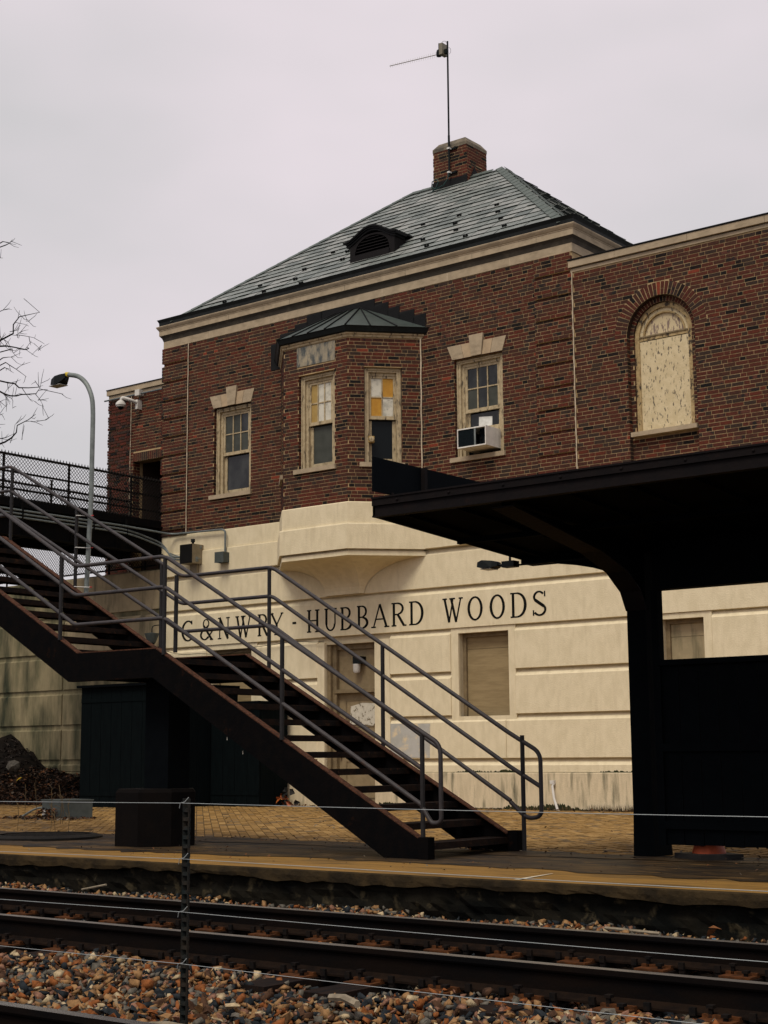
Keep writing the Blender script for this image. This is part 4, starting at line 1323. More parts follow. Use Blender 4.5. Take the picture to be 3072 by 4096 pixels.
# ------------------------------------------------------------------ staircase
st = thing('staircase', 'rusty steel staircase with open treads and three rail pipe handrails', 'staircase')
YN, YFAR = 11.25, 12.70
TOP = [(-24.0, 5.92), (-21.42, 5.92), (-17.60, 3.83), (-16.33, 3.83), (-13.151, 2.074), (-11.90, 2.066), (-8.405, .165)]
BOT = [(-24.0, 5.60), (-21.50, 5.60), (-17.72, 3.52), (-16.42, 3.52), (-13.28, 1.763), (-11.94, 1.763), (-8.83, 0.0)]
def slope_z(x, P=TOP):
    for (x0, z0), (x1, z1) in zip(P, P[1:]):
        if x0 <= x <= x1:
            return z0+(z1-z0)*(x-x0)/(x1-x0)
    return P[-1][1]
for Y, s_ in ((YN, -1), (YFAR, 1)):
    mb = MB()
    for i in range(len(TOP)-1):
        p = [TOP[i], TOP[i+1], BOT[i+1], BOT[i]]
        mb.prism(p, Y-.006, Y+.006, 'stringer_steel')
    mb.prism([TOP[-1], (-8.395, 0), BOT[-1]], Y-.006, Y+.006, 'stringer_steel')
    bw = .075
    ys = (Y-.006, Y+bw) if s_ < 0 else (Y-bw, Y+.006)
    ysb = (Y+.007, Y+bw) if s_ < 0 else (Y-bw, Y-.007)
    for i in range(len(BOT)-1):
        (x0, z0), (x1, z1) = BOT[i], BOT[i+1]
        mb.prism([(x0, z0), (x1, z1), (x1, z1+.012), (x0, z0+.012)], *ysb, 'stringer_steel')
    mb.box(-8.41, -8.30, Y-.05, Y+.05, 0, .20, 'stringer_steel')
    sg = mb.build('stringer', st)
    mb = MB()
    for i in range(len(TOP)-1):
        (x0, z0), (x1, z1) = TOP[i], TOP[i+1]
        mb.prism([(x0, z0), (x1, z1), (x1, z1+.012), (x0, z0+.012)], *ys, 'rust_edge')
    mb.build('flange', sg)
treads = [(-8.40+ -.304*k-.01, .135+.1665*k) for k in range(12)]
treads += [(-13.30-.304*k-.0, 2.13+.1665*k) for k in range(10)]
treads += [(-17.75-.304*k, 3.99+.1665*k) for k in range(12)]
tm = {}
for x, z in treads:
    if 'tread' not in tm:
        mb = MB()
        mb.box(-.27, 0, YN+.009, YFAR-.009, -.022, 0, 'tread_steel')
        mb.box(-.012, .006, YN+.009, YFAR-.009, -.058, .003, 'tread_steel')
        mb.box(-.27, -.258, YN+.009, YFAR-.009, -.05, 0, 'tread_steel')
        tm['tread'] = mb.mesh('tread')
    link('tread', tm['tread'], st, loc=(x, 0, z))
for x0, x1, z in ((-13.20, -11.93, 1.985), (-17.62, -16.36, 3.76), (-23.6, -21.5, 5.86)):
    mb = MB(); mb.box(x0, x1, YN+.009, YFAR-.009, z-.03, z, 'tread_steel'); mb.build('landing', st)
    for xx in (x0+.05, x1-.05):
        mb = MB(); mb.box(xx-.03, xx+.03, YN+.01, YFAR-.01, z-.2, z-.031, 'stringer_steel'); mb.build('cross_beam', st)
RT = .0215
OFF = (.975, .648, .318)
def rail_path(off, Y, x_end):
    P = [(-23.4, Y, 5.92+off), (-21.55, Y, 5.92+off), (-17.68, Y, 3.83+off), (-16.27, Y, 3.83+off-.02), ((-13.20 if Y < 12 else -13.0), Y, 2.075+off), ((-11.77 if Y < 12 else -11.56), Y, 2.068+off), (-8.40, Y, .165+off)]
    return P
for Y in (YN, YFAR):
    xe = -8.185 if Y == YN else -8.045
    def ex(off, x):
        return .165+off-(x+8.40)*.545
    top_, low_ = rail_path(OFF[0], Y, xe), rail_path(OFF[2], Y, xe)
    loop = [(xe, Y, ex(OFF[0], xe)), (xe, Y, .34), (-8.385, Y, .36)]
    p = bend(top_+[(xe, Y, ex(OFF[0], xe)-.0), (xe, Y, .335), ((xe-8.385)/2, Y, .315), (-8.40, Y, .165+OFF[2]-.01)], .09, 6)
    mb = MB(); mb.tube(p, RT, 'steel_rail_paint', 10); mb.build('handrail', st, smooth=True)
    mb = MB(); mb.tube(bend(low_, .07), RT, 'steel_rail_paint', 10); mb.build('handrail', st, smooth=True)
    mid = rail_path(OFF[1], Y, xe)
    if Y == YFAR:
        mid = mid+[(xe, Y, ex(OFF[1], xe))]
    mb = MB(); mb.tube(bend(mid, .07), RT, 'steel_rail_paint', 10); mb.build('handrail', st, smooth=True)
for Y, xs_ in ((YN, (-23.4, -21.5, -19.6, -17.65, -16.24, -14.9, -13.45, -11.775, -10.10, -8.39)), (YFAR, (-23.4, -21.5, -19.6, -17.65, -16.24, -14.92, -13.35, -11.60, -9.98, -8.25))):
    for x in xs_:
        zb = slope_z(x) if x > -23.9 else 5.9
        zt = slope_z(x, [(p[0], p[2]) for p in rail_path(OFF[0], Y, 0)])-.012 if x < -8.42 else 1.115
        zb = .01 if x > -8.42 else zb
        mb = MB(); mb.tube([(x, Y, zb-.0), (x, Y, zt)], .0225, 'steel_post_paint', 10); mb.build('post', st, smooth=True)
mb = MB(); mb.tube([(-11.695, YN+.09, 2.02), (-11.69, YN+.09, 2.84)], .0225, 'steel_post_paint', 10); mb.build('post', st, smooth=True)
mb = MB(); mb.box(-12.41, -12.05, 11.60, 11.92, .5, 1.78, 'board_black'); mb.build('column', st)
for x in (-21.6, -17.0):
    mb = MB(); mb.box(x-.1, x+.1, 11.9, 12.1, 0, slope_z(x)-.34, 'pier_brown'); mb.build('column', st)
pier = MB()
pier.lathe([(.455, 0), (.455, .56), (.43, .595), (0.01, .60)], -12.29, 11.66, 'pier_brown', 8, True, ph=.39)
pier.build('concrete_pier', label='dark eight sided pier carrying the column under the stair landing', cat='pier')

# ------------------------------------------------------------------ street lamp strapped to the stairs
lp = thing('street_lamp', 'galvanised lamp post with curved arm strapped to the stair post', 'lamp')
LX, LY = -14.83, 12.80
mb = MB()
path = [(LX-.03, LY, 2.98), (LX, LY, 5.35)]
mb.tube(bend([(LX-.02, LY, 2.98), (LX+.03, LY, 4.2), (LX+.03, LY, 5.30), (LX+.01, LY, 5.52), (LX-.10, LY, 5.72), (LX-.26, LY, 5.85), (LX-.48, LY, 5.905), (LX-.52, LY, 5.91)], .12, 4), .031, 'galvanised', 12)
mb.build('pole', lp, smooth=True)
mb = MB(); mb.tube([(LX-.46, LY, 5.90), (LX-.52, LY, 5.912)], .033, 'yellow_tape', 12); mb.build('tape', lp)
mb = MB()
mb.loft([[(LX-.76, LY-.06, 5.80), (LX-.76, LY+.06, 5.80), (LX-.76, LY+.05, 5.875), (LX-.76, LY-.05, 5.875)],
         [(LX-.66, LY-.085, 5.785), (LX-.66, LY+.085, 5.785), (LX-.66, LY+.08, 5.90), (LX-.66, LY-.08, 5.90)],
         [(LX-.58, LY-.075, 5.80), (LX-.58, LY+.075, 5.80), (LX-.58, LY+.06, 5.915), (LX-.58, LY-.06, 5.915)],
         [(LX-.50, LY-.035, 5.865), (LX-.50, LY+.035, 5.865), (LX-.50, LY+.035, 5.92), (LX-.50, LY-.035, 5.92)]], 'lamp_dark', True, True)
hd = mb.build('lamp_head', lp)
mb = MB(); mb.lathe([(.0, 5.82), (.022, 5.823), (.026, 5.84), (.026, 5.87)], LX-.52, LY, 'lamp_dark', 12); mb.build('photocell', hd)
mb = MB(); mb.box(LX-.78, LX-.56, LY-.07, LY+.07, 5.779, 5.786, 'lamp_lens'); mb.build('lens', hd)
for z in (3.97, 3.56, 3.06):
    mb = MB(); mb.tube([(-14.95, 12.69, z), (-14.92, 12.66, z+.005), (LX, LY-.045, z), (LX+.05, LY-.03, z-.005), (LX+.12, LY-.06, z-.01)], .006, 'zip_tie', 6)
    zt_ = mb.build('zip_tie', lp)
    mb = MB(); mb.tube([(LX+.115, LY-.06, z-.01), (LX+.15, LY-.06, z-.012)], .007, 'red_plastic', 6); mb.build('tip', zt_)

lp.location.x = .03

# ------------------------------------------------------------------ canopy and shelter
cp = thing('platform_canopy', 'black steel platform canopy with drooping roof on a single column', 'canopy')
CXL, CXR, CYN, CYC, CYF = -8.21, -2.2, 10.33, 12.78, 15.2
mb = MB()
for k, (y0, y1, z0, z1) in enumerate(((CYN-.02, CYN+.02, 3.085, 3.145), (CYN, CYN+.02, 3.0, 3.085), (CYN-.03, CYN+.03, 3.145, 3.16))):
    mb.box(CXL, CXR, y0, y1, z0, z1, 'canopy_steel')
mb.box(CXL, CXR, CYN-.015, CYN+.06, 2.985, 3.0, 'canopy_steel')
fas = mb.build('fascia', cp)
rv = MB()
for k in range(11):
    x = CXL+.28+k*.55
    rv.lathe([(.014, 0), (.012, .006), (.004, .010), (.0005, .0102)], 0, 0, 'canopy_steel', 8)
    n_ = len(rv.v)-32
    rv.v[n_:] = [(x+p[0], CYN-.0205-p[2], 3.115+p[1]) for p in rv.v[n_:]]
rv.build('rivet', fas, kind='stuff')
mb = MB()
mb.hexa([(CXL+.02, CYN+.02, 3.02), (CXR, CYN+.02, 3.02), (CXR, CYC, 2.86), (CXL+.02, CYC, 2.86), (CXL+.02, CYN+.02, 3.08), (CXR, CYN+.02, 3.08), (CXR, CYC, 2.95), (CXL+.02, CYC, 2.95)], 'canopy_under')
mb.build('roof', cp)
mb = MB()
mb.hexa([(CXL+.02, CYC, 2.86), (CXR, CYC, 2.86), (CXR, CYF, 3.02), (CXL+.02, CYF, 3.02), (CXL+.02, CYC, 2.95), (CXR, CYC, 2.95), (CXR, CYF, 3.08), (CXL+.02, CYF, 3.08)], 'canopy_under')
mb.box(CXL, CXR, CYF, CYF+.03, 2.98, 3.12, 'canopy_steel')
mb.build('roof', cp)
mb = MB()      # end rafter that closes the roof
mb.hexa([(CXL-.006, CYN, 2.99), (CXL+.02, CYN, 2.99), (CXL+.02, CYC, 2.835), (CXL-.006, CYC, 2.835), (CXL-.006, CYN, 3.14), (CXL+.02, CYN, 3.14), (CXL+.02, CYC, 2.97), (CXL-.006, CYC, 2.97)], 'canopy_steel')
mb.build('end_rafter', cp)
for x in range(12):
    xx = CXL+.25+x*.55
    if abs(xx+6.92) > .2 and xx < CXR:
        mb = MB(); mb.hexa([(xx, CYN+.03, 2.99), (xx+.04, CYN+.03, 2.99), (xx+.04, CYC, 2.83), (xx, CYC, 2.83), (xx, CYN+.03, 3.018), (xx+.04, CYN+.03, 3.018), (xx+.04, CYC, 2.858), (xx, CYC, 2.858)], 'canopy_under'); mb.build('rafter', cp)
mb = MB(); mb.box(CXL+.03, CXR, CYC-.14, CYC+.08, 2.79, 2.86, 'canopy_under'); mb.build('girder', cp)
mb = MB(); mb.box(CXL+.10, CXR, 11.45, 11.50, 2.86, 2.91, 'canopy_under'); mb.build('purlin', cp)
COLX0, COLX1, COLY0, COLY1 = -7.02, -6.82, 12.65, 12.94
mb = MB()
mb.hexa([(COLX0-.01, COLY0, 0), (COLX1+.012, COLY0, 0), (COLX1+.012, COLY1+.05, 0), (COLX0-.01, COLY1+.05, 0), (COLX0, COLY0, .36), (COLX1, COLY0, .36), (COLX1, COLY1, .36), (COLX0, COLY1, .36)], 'board_black')
mb.box(COLX0, COLX1, COLY0, COLY0+.022, .36, 2.86, 'board_black'); mb.box(COLX0, COLX1, COLY1-.022, COLY1, .36, 2.86, 'board_black'); mb.box(COLX0+.02, COLX1-.002, COLY0+.022, COLY1-.022, .36, 2.86, 'board_black')
mb.build('column', cp)
mb = MB()      # curved knee under the girder, left of the column
kn = [(-7.005, 2.20), (-7.01, 2.307), (-7.03, 2.46), (-7.07, 2.575), (-7.20, 2.635), (-7.37, 2.69), (-7.62, 2.745), (-7.90, 2.787)]
mb.prism(kn+[(-7.90, 2.81), (-7.0, 2.81)], COLY0+.02, COLY0+.05, 'canopy_under')
for (x0, z0), (x1, z1) in zip(kn, kn[1:]):
    mb.hexa([(x0, COLY0-.02, z0), (x1, COLY0-.02, z1), (x1, COLY0+.12, z1), (x0, COLY0+.12, z0), (x0, COLY0-.02, z0+.012), (x1, COLY0-.02, z1+.012), (x1, COLY0+.12, z1+.012), (x0, COLY0+.12, z0+.012)], 'canopy_under')
mb.build('knee_brace', cp)
mb = MB()      # cantilever arms
for sy, y0, y1 in ((-1, COLY0, CYN+.1), (1, COLY1, CYF-.1)):
    pts = [(y0, 2.25), (y0+sy*.10, 2.42), (y0+sy*.35, 2.58), (y0+sy*.8, 2.72), (y1, 2.95)] if sy < 0 else [(y0, 2.62), (y0+.4, 2.70), (y0+.8, 2.76), (y1, 2.95)]
    for (a, z0), (b, z1) in zip(pts, pts[1:]):
        mb.hexa([(-7.03, a, z0), (-6.81, a, z0), (-6.81, b, z1), (-7.03, b, z1), (-7.03, a, z0+.014), (-6.81, a, z0+.014), (-6.81, b, z1+.014), (-7.03, b, z1+.014)], 'canopy_steel')
        mb.hexa([(-6.93, a, z0+.014), (-6.91, a, z0+.014), (-6.91, b, z1+.014), (-6.93, b, z1+.014), (-6.93, a, 2.9), (-6.91, a, 2.9), (-6.91, b, 3.0), (-6.93, b, 3.0)], 'canopy_under')
mb.build('cantilever_arm', cp)
mb = MB()
mb.box(CXL-.025, CXL-.010, 10.345, 12.55, 3.225, 3.535, 'sign_black')
mb.build('end_board', cp)
mb = MB()
mb.box(CXL-.009, CXL+.035, 11.05, 11.09, 3.20, 3.532, 'canopy_steel'); mb.tube([(CXL+.02, 11.10, 3.30), (CXL+.05, 11.32, 3.08)], .018, 'canopy_steel', 6); mb.tube([(CXL+.02, 11.07, 3.24), (CXL+.02, 11.07, 3.05)], .015, 'canopy_steel', 6)
mb.tube([(CXL+.01, 10.6, 3.24), (CXL+.01, 10.6, 3.05)], .012, 'canopy_steel', 6)
mb.build('bracket', cp)

fl = thing('floodlight', 'small black floodlight on a junction box under the canopy end', 'light')
mb = MB(); mb.box(-8.36, -8.215, 12.56, 12.66, 2.765, 2.825, 'lamp_dark'); mb.build('junction_box', fl)
mb = MB(); mb.tube([(-8.29, 12.61, 2.825), (-8.29, 12.61, 2.90)], .012, 'lamp_dark', 6); mb.tube([(-8.37, 12.61, 2.79), (-8.43, 12.61, 2.80)], .014, 'lamp_dark', 6); mb.build('bracket', fl)
mb = MB()
mb.loft([[(-8.63, 12.52, 2.785), (-8.63, 12.70, 2.785), (-8.63, 12.69, 2.835), (-8.63, 12.53, 2.835)], [(-8.57, 12.51, 2.77), (-8.57, 12.71, 2.77), (-8.57, 12.70, 2.852), (-8.57, 12.52, 2.852)],
         [(-8.47, 12.53, 2.775), (-8.47, 12.69, 2.775), (-8.47, 12.67, 2.842), (-8.47, 12.55, 2.842)], [(-8.42, 12.57, 2.785), (-8.42, 12.65, 2.785), (-8.42, 12.64, 2.825), (-8.42, 12.58, 2.825)]], 'lamp_dark', True, True)
mb.build('lamp_head', fl)
mb = MB(); mb.box(-8.60, -8.48, 12.54, 12.68, 2.762, 2.771, 'lamp_lens'); mb.build('lens', fl)
mb = MB(); mb.tube([(-8.2, 12.62, 2.782), (-7.2, 12.62, 2.782)], .010, 'lamp_dark', 6); mb.build('conduit', fl)

sh = thing('platform_shelter', 'black boarded platform windbreak with a long open window, under the canopy', 'shelter')
SX0, SX1, SY = -6.64, -2.3, 12.5
mb = MB(); mb.box(SX0, SX1, SY-.04, SY+.10, 2.407, 2.86, 'board_black'); mb.build('header', sh)
mb = MB(); mb.box(SX0, SX1, SY-.05, SY+.05, 1.715, 1.765, 'board_black'); mb.build('window_sill', sh)
x = SX0+.02
while x < SX1:
    mb = MB(); mb.box(x+.004, x+.186, SY, SY+.025, .122+rnd.uniform(-.006, .006), 1.715, 'board_black'); mb.build('board', sh); x += .19
for z in (.98, .30):
    mb = MB(); mb.box(SX0+.03, SX1, SY-.035, SY-.001, z-.035, z+.035, 'board_black'); mb.build('batten', sh)
for x in (SX0-.03, -4.7, -2.5):
    mb = MB(); mb.box(x, x+.07, SY-.03, SY+.06, .12, 2.407, 'board_black'); mb.build('post', sh)
for x in (-4.7, -2.5):
    mb = MB(); mb.box(x, x+.07, SY-.03, SY+.06, 0, .12, 'board_black'); mb.build('foot', sh)

cn = thing('traffic_cone', 'orange traffic cone behind the shelter boards', 'cone')
mb = MB(); mb.prism([(-6.60, 12.62), (-6.22, 12.38), (-5.98, 12.72), (-6.36, 12.98)], 0, .05, 'rubber_black', axis='z'); mb.build('base', cn)
mb = MB(); mb.lathe([(.150, .05), (.145, .075), (.135, .10), (.035, .70), (.028, .71), (.001, .71)], -6.30, 12.70, 'cone_orange', 24); mb.build('body', cn, smooth=True)

# ------------------------------------------------------------------ shed, cabinets and small things by the wall
def shed(name, label, x0, x1, y0, y1, h, hb=None):
    t = thing(name, label, 'shed')
    hb = hb or h
    n = max(2, int((x1-x0)/.27))
    for i in range(n):
        a, b = x0+(x1-x0)*i/n, x0+(x1-x0)*(i+1)/n
        mb = MB(); mb.box(a+.004, b-.004, y0, y0+.03, .0, h, 'board_green'); mb.build('board', t)
    n = max(2, int((y1-y0)/.27))
    for i in range(n):
        a, b = y0+.04+(y1-y0-.04)*i/n, y0+.04+(y1-y0-.04)*(i+1)/n
        mb = MB(); mb.box(x1-.03, x1, a+.004, b-.004, 0, h, 'board_green'); mb.build('board', t)
        mb = MB(); mb.box(x0, x0+.03, a+.004, b-.004, 0, h, 'board_green'); mb.build('board', t)
    mb = MB(); mb.hexa([(x0-.06, y0-.08, h), (x1+.05, y0-.08, h), (x1+.05, y1, hb), (x0-.06, y1, hb), (x0-.06, y0-.08, h+.05), (x1+.05, y0-.08, h+.05), (x1+.05, y1, hb+.05), (x0-.06, y1, hb+.05)], 'board_black'); mb.build('roof', t)
    for z in (.25, h-.25):
        mb = MB(); mb.box(x0+.01, x1-.01, y0-.012, y0-.001, z-.04, z+.04, 'board_green'); mb.build('batten', t)
    return t
shed('garden_shed', 'dark green boarded shed left of the landing column', -23.22, -21.2, 20.0, 22.3, 2.28)
s2_ = shed('garden_shed', 'low dark boarded shed right of the landing column with a scrawl of white paint', -21.15, -19.87, 21.5, 22.3, 1.93)
mb = MB()
for k, (x, z, dx, dz) in enumerate(((-20.45, 1.30, .05, .05), (-20.38, 1.27, .02, .09), (-20.32, 1.31, .06, .02), (-20.26, 1.26, .02, .08), (-20.22, 1.31, .05, .03), (-20.72, 1.25, .012, .06), (-20.30, .98, .01, .07))):
    mb.quad((x, 21.497-.0004*k, z), (x+dx, 21.497-.0004*k, z), (x+dx*.8, 21.497-.0004*k, z+dz), (x+.1*dx, 21.497-.0004*k, z+dz*.8), 'white_plastic')
mb.build('paint_scrawl', s2_)

eb = thing('control_cabinet', 'large dark and tan electrical cabinet with a photocell on the concrete wall', 'cabinet')
mb = MB(); mb.box(-22.67, -22.315, 22.08, 22.40, 4.885, 5.285, 'box_tan'); mb.build('case', eb)
mb = MB(); mb.box(-22.668, -22.317, 22.068, 22.0795, 4.89, 5.28, 'box_dark'); mb.build('door', eb)
mb = MB(); mb.box(-22.314, -22.295, 22.18, 22.24, 4.92, 5.02, 'galvanised'); mb.tube(bend([(-22.29, 22.15, 4.98), (-22.25, 22.15, 4.98), (-22.25, 22.27, 4.98), (-22.29, 22.27, 4.98)], .02), .008, 'galvanised', 6); mb.box(-22.314, -22.300, 22.30, 22.34, 5.20, 5.26, 'galvanised'); mb.build('latch', eb)
mb = MB(); mb.lathe([(.025, 5.285), (.025, 5.33), (.045, 5.335), (.045, 5.395), (.02, 5.40), (.0005, 5.40)], -22.42, 22.2, 'lamp_dark', 12); mb.build('photocell', eb)
mb = MB(); mb.box(-22.60, -22.40, 22.30, 22.42, 4.70, 4.885, 'box_tan'); mb.build('bracket', eb)
gb = thing('junction_box', 'small grey junction box hanging from a conduit on the concrete wall', 'electrical box')
mb = MB(); mb.box(-21.78, -21.54, 22.20, 22.37, 4.85, 5.06, 'box_grey'); mb.build('case', gb)
mb = MB(); mb.box(-21.785, -21.535, 22.192, 22.1995, 4.845, 5.065, 'box_grey'); mb.box(-21.68, -21.64, 22.20, 22.24, 4.832, 4.8495, 'box_dark'); mb.build('lid', gb)

# wall lamp seen between the stair posts
wl = thing('wall_lamp', 'grey bucket shaped wall lamp near the left end of the carved letters', 'lamp')
mb = MB(); mb.lathe([(.08, 3.30), (.15, 3.48), (.155, 3.50), (.02, 3.52)], -23.55, 22.15, 'box_grey', 14); mb.build('shade', wl, smooth=True)
mb = MB(); mb.lathe([(.001, 3.25), (.05, 3.27), (.075, 3.30)], -23.55, 22.15, 'lamp_dark', 12); mb.build('lens', wl)
mb = MB(); mb.tube(bend([(-23.55, 22.15, 3.51), (-23.55, 22.15, 3.66), (-23.45, 22.40, 3.70)], .08), .012, 'lamp_dark', 6); mb.build('bracket', wl)

mb = MB()
path = []
for k in range(41):
    t = k/40
    x = -23.4+t*4.4
    path.append((x, 22.36, 3.13-.13*math.sin(math.pi*min(1, t*1.5))+.02*math.sin(x*5)))
mb.tube(path, .006, 'box_dark', 5)
mb.build('cable', label='thin black cable sagging along the wall under the carved letters', cat='cable')

dl = thing('door_lamp', 'small caged lamp fixed above the tan door', 'lamp')
mb = MB(); mb.box(-18.42, -18.22, YF+.10, YF+.255, 2.66, 2.80, 'lamp_dark'); mb.build('housing', dl)
mb = MB(); mb.lathe([(.075, 2.66), (.07, 2.52), (.05, 2.49), (.001, 2.49)], -18.36, YF+.15, 'white_plastic', 12); mb.build('lamp_shade', dl, smooth=True)

pn = MB(TM)
r2 = random.Random(4)
o_ = [(-18.60, 1.55), (-18.58, 1.88), (-18.28, 1.93), (-18.02, 1.90), (-17.96, 1.62), (-18.05, 1.50), (-18.2, 1.53), (-18.35, 1.49)]
pn.prism([(x+r2.uniform(-.02, .02), z+r2.uniform(-.02, .02)) for x, z in o_], -.246, -.242, 'torn_paper')
pn.build('paper_notice', label='torn weathered paper notice stuck on the tan door', cat='notice')
pn = MB(TM); pn.hexa([(-15.485, -.196, 6.868), (-15.19, -.196, 6.862), (-15.19, -.193, 6.862), (-15.485, -.193, 6.868), (-15.478, -.196, 7.055), (-15.186, -.196, 7.030), (-15.186, -.193, 7.030), (-15.478, -.193, 7.055)], 'paper')
pn.build('paper_sheet', label='white sheet of paper behind the window glass above the air conditioner', cat='paper')

# air conditioner
ac = thing('air_conditioner', 'boxy white window air conditioner with dark grille sticking out of the brick wall', 'air conditioner')
A0, A1, AZ0, AZ1, AYF, AYB = -15.575, -14.955, 6.385, 6.738, 22.06, 22.60
mb = MB()
mb.box(A0, A1, AYF, AYB, AZ1-.008, AZ1, 'ac_metal'); mb.box(A0, A1, AYF, AYB, AZ0, AZ0+.008, 'ac_metal')
mb.box(A0, A0+.008, AYF, AYB, AZ0+.008, AZ1-.008, 'ac_metal'); mb.box(A1-.008, A1, AYF, AYB, AZ0+.008, AZ1-.008, 'ac_metal')
for z in (AZ0, AZ1-.022):
    mb.box(A0-.002, A1+.002, AYF-.012, AYF-.0005, z, z+.022, 'ac_metal')
for x in (A0-.002, A1-.016):
    mb.box(x, x+.018, AYF-.012, AYF-.0005, AZ0+.022, AZ1-.022, 'ac_metal')
mb.box(A0+.365, A0+.40, AYF-.010, AYF+.0, AZ0+.022, AZ1-.022, 'galvanised')
mb.build('case', ac)
mb = MB(); mb.box(A0+.016, A0+.365, AYF+.004, AYF+.03, AZ0+.022, AZ1-.022, 'ac_grille'); cg = mb.build('coil', ac)
for k in range(13):
    z = AZ0+.04+k*.023
    mb = MB(); mb.box(A0+.018, A0+.363, AYF-.001, AYF+.0035, z, z+.004, 'ac_grille'); mb.build('fin', cg)
mb = MB(); mb.box(A0+.40, A1-.016, AYF+.12, AYF+.15, AZ0+.022, AZ1-.022, 'ac_grille'); mb.build('fan_panel', ac)
mb = MB()
mb.lathe([(.09, -.001), (.10, -.001), (.10, .02), (.09, .02)], 0, 0, 'box_dark', 20, caps=False)
v = mb.v
mb.v = [(A0+.51+x, AYF+.10+z, (AZ0+AZ1)/2+y) for x, y, z in v]
for k in range(4):
    a = k*math.pi/2+.4
    c = (A0+.51, AYF+.10, (AZ0+AZ1)/2)
    p = [(c[0]+.02*math.cos(a), c[1], c[2]+.02*math.sin(a)), (c[0]+.085*math.cos(a-.35), c[1]-.01, c[2]+.085*math.sin(a-.35)), (c[0]+.085*math.cos(a+.35), c[1]+.012, c[2]+.085*math.sin(a+.35))]
    mb.poly(p, 'box_dark')
mb.build('fan', ac)

# alarm bell on the bay window
sb = thing('round_speaker', 'small round tan speaker on the frame of the bay side window', 'speaker')
def TRp(u, d, z):
    return TR(u, d, z)
c_ = TR(.455, -.06, 6.75)
mb = MB(TR); mb.box(.40, .51, -.14, -.05, 6.695, 6.815, 'pane_ochre'); mb.build('case', sb)
mb = MB(TR)
mb.loft([[(.455+r_*math.cos(k*math.pi/8), d_, 6.755+r_*math.sin(k*math.pi/8)) for k in range(16)] for r_, d_ in ((.055, -.05), (.05, -.035), (.03, -.028), (.001, -.026))], 'cream_paint', True, False)
cone_ = mb.build('cone', sb, smooth=True)
mb = MB(TR); mb.box(.452, .458, -.03, -.024, 6.735, 6.775, 'box_dark'); mb.build('slot', cone_)

# security cameras
sc = thing('security_camera', 'white dome security camera on a bracket below the left parapet', 'camera')
CXc, CYc = -25.98, 23.60
mb = MB(); mb.box(-25.78, -25.70, 23.60, 23.74, 8.90, 9.12, 'white_plastic'); mb.build('wall_plate', sc)
mb = MB(); mb.tube(bend([(-25.74, 23.62, 9.05), (-25.80, 23.45, 9.10), (-25.93, 23.33, 9.15), (-25.95, 23.32, 9.05)], .06), .04, 'white_plastic', 10); mb.build('arm', sc, smooth=True)
mb = MB(); mb.lathe([(.05, 9.08), (.085, 9.05), (.115, 9.01), (.12, 8.97), (.105, 8.955), (.10, 8.93)], -25.96, 23.32, 'white_plastic', 18); mb.build('housing', sc, smooth=True)
mb = MB(); mb.lathe([(.07, 8.93), (.06, 8.895), (.035, 8.87), (.001, 8.865)], -25.96, 23.32, 'glass_black', 16); mb.build('dome', sc, smooth=True)
mb = MB(); mb.box(-25.80, -25.65, 23.60, 23.74, 9.22, 9.36, 'white_plastic'); mb.tube([(-25.72, 23.68, 9.12), (-25.72, 23.68, 9.22)], .012, 'box_grey', 6); mb.build('junction_box', sc)
pp = MB(); pp.tube([(-26.90, 23.66, 9.265), (-23.62, 23.66, 9.265)], .02, 'conduit_grey', 8)
pp.build('conduit', smooth=True, label='straight grey conduit under the stone coping of the low left wing', cat='pipe')
sc = thing('security_camera', 'white camera half hidden behind the left brick corner against the sky', 'camera')
mb = MB(); mb.lathe([(.001, 9.02), (.06, 9.03), (.10, 9.09), (.11, 9.18), (.09, 9.28), (.03, 9.31), (.001, 9.31)], -23.72, 22.75, 'white_plastic', 16); mb.build('housing', sc, smooth=True)
mb = MB(); mb.tube([(-23.72, 22.75, 9.2), (-23.58, 22.75, 9.2)], .03, 'white_plastic', 8); mb.build('bracket', sc)

# ------------------------------------------------------------------ aerial on the chimney
an = thing('aerial_mast', 'tall thin mast with a small yagi aerial clamped to the chimney', 'antenna')
mb = MB(); mb.tube([(-18.297, 25.76, 13.36), (-18.297, 25.76, 16.50)], .021, 'lamp_dark', 10); mb.tube([(-18.297, 25.76, 13.36), (-18.297, 25.76, 14.30)], .026, 'lamp_dark', 10); mb.build('mast', an, smooth=True)
for z in (14.0, 13.45):
    mb = MB(); mb.box(-18.36, -18.13, 25.80, 25.835, z-.02, z+.02, 'lamp_dark'); mb.box(-18.33, -18.265, 25.72, 25.80, z-.018, z+.018, 'zip_tie'); mb.box(-18.17, -18.14, 25.77, 25.80, z-.03, z+.02, 'lamp_dark'); mb.build('clamp', an)
mb = MB()
mb.box(-18.46, -18.37, 25.66, 25.86, 16.20, 16.46, 'antenna_metal')
for k in range(4):
    mb.box(-18.49-.0, -18.462, 25.68+k*.05, 25.69+k*.05, 16.22, 16.48-.01*k, 'lamp_dark')
mb.box(-18.36, -18.30, 25.72, 25.80, 16.22, 16.32, 'lamp_dark'); mb.lathe([(.06, 16.22), (.065, 16.30), (.05, 16.36)], -18.53, 25.76, 'lamp_dark', 10)
mb.build('radio_unit', an)
mb = MB()
b0, b1 = Vector((-18.55, 25.76, 16.27)), Vector((-19.72, 25.60, 16.30))
dirv = (b1-b0).normalized()
b1 = b0+dirv*1.25
mb.tube([tuple(b0), tuple(b1)], .008, 'antenna_metal', 6)
for k in range(22):
    p = b0+(b1-b0)*((k+.5)/22)
    h = .075-.0012*k
    mb.tube([tuple(p-Vector((0, .015, h))), tuple(p+Vector((0, .015, h)))], .0025, 'antenna_metal', 4)
mb.build('yagi', an)
mb = MB()
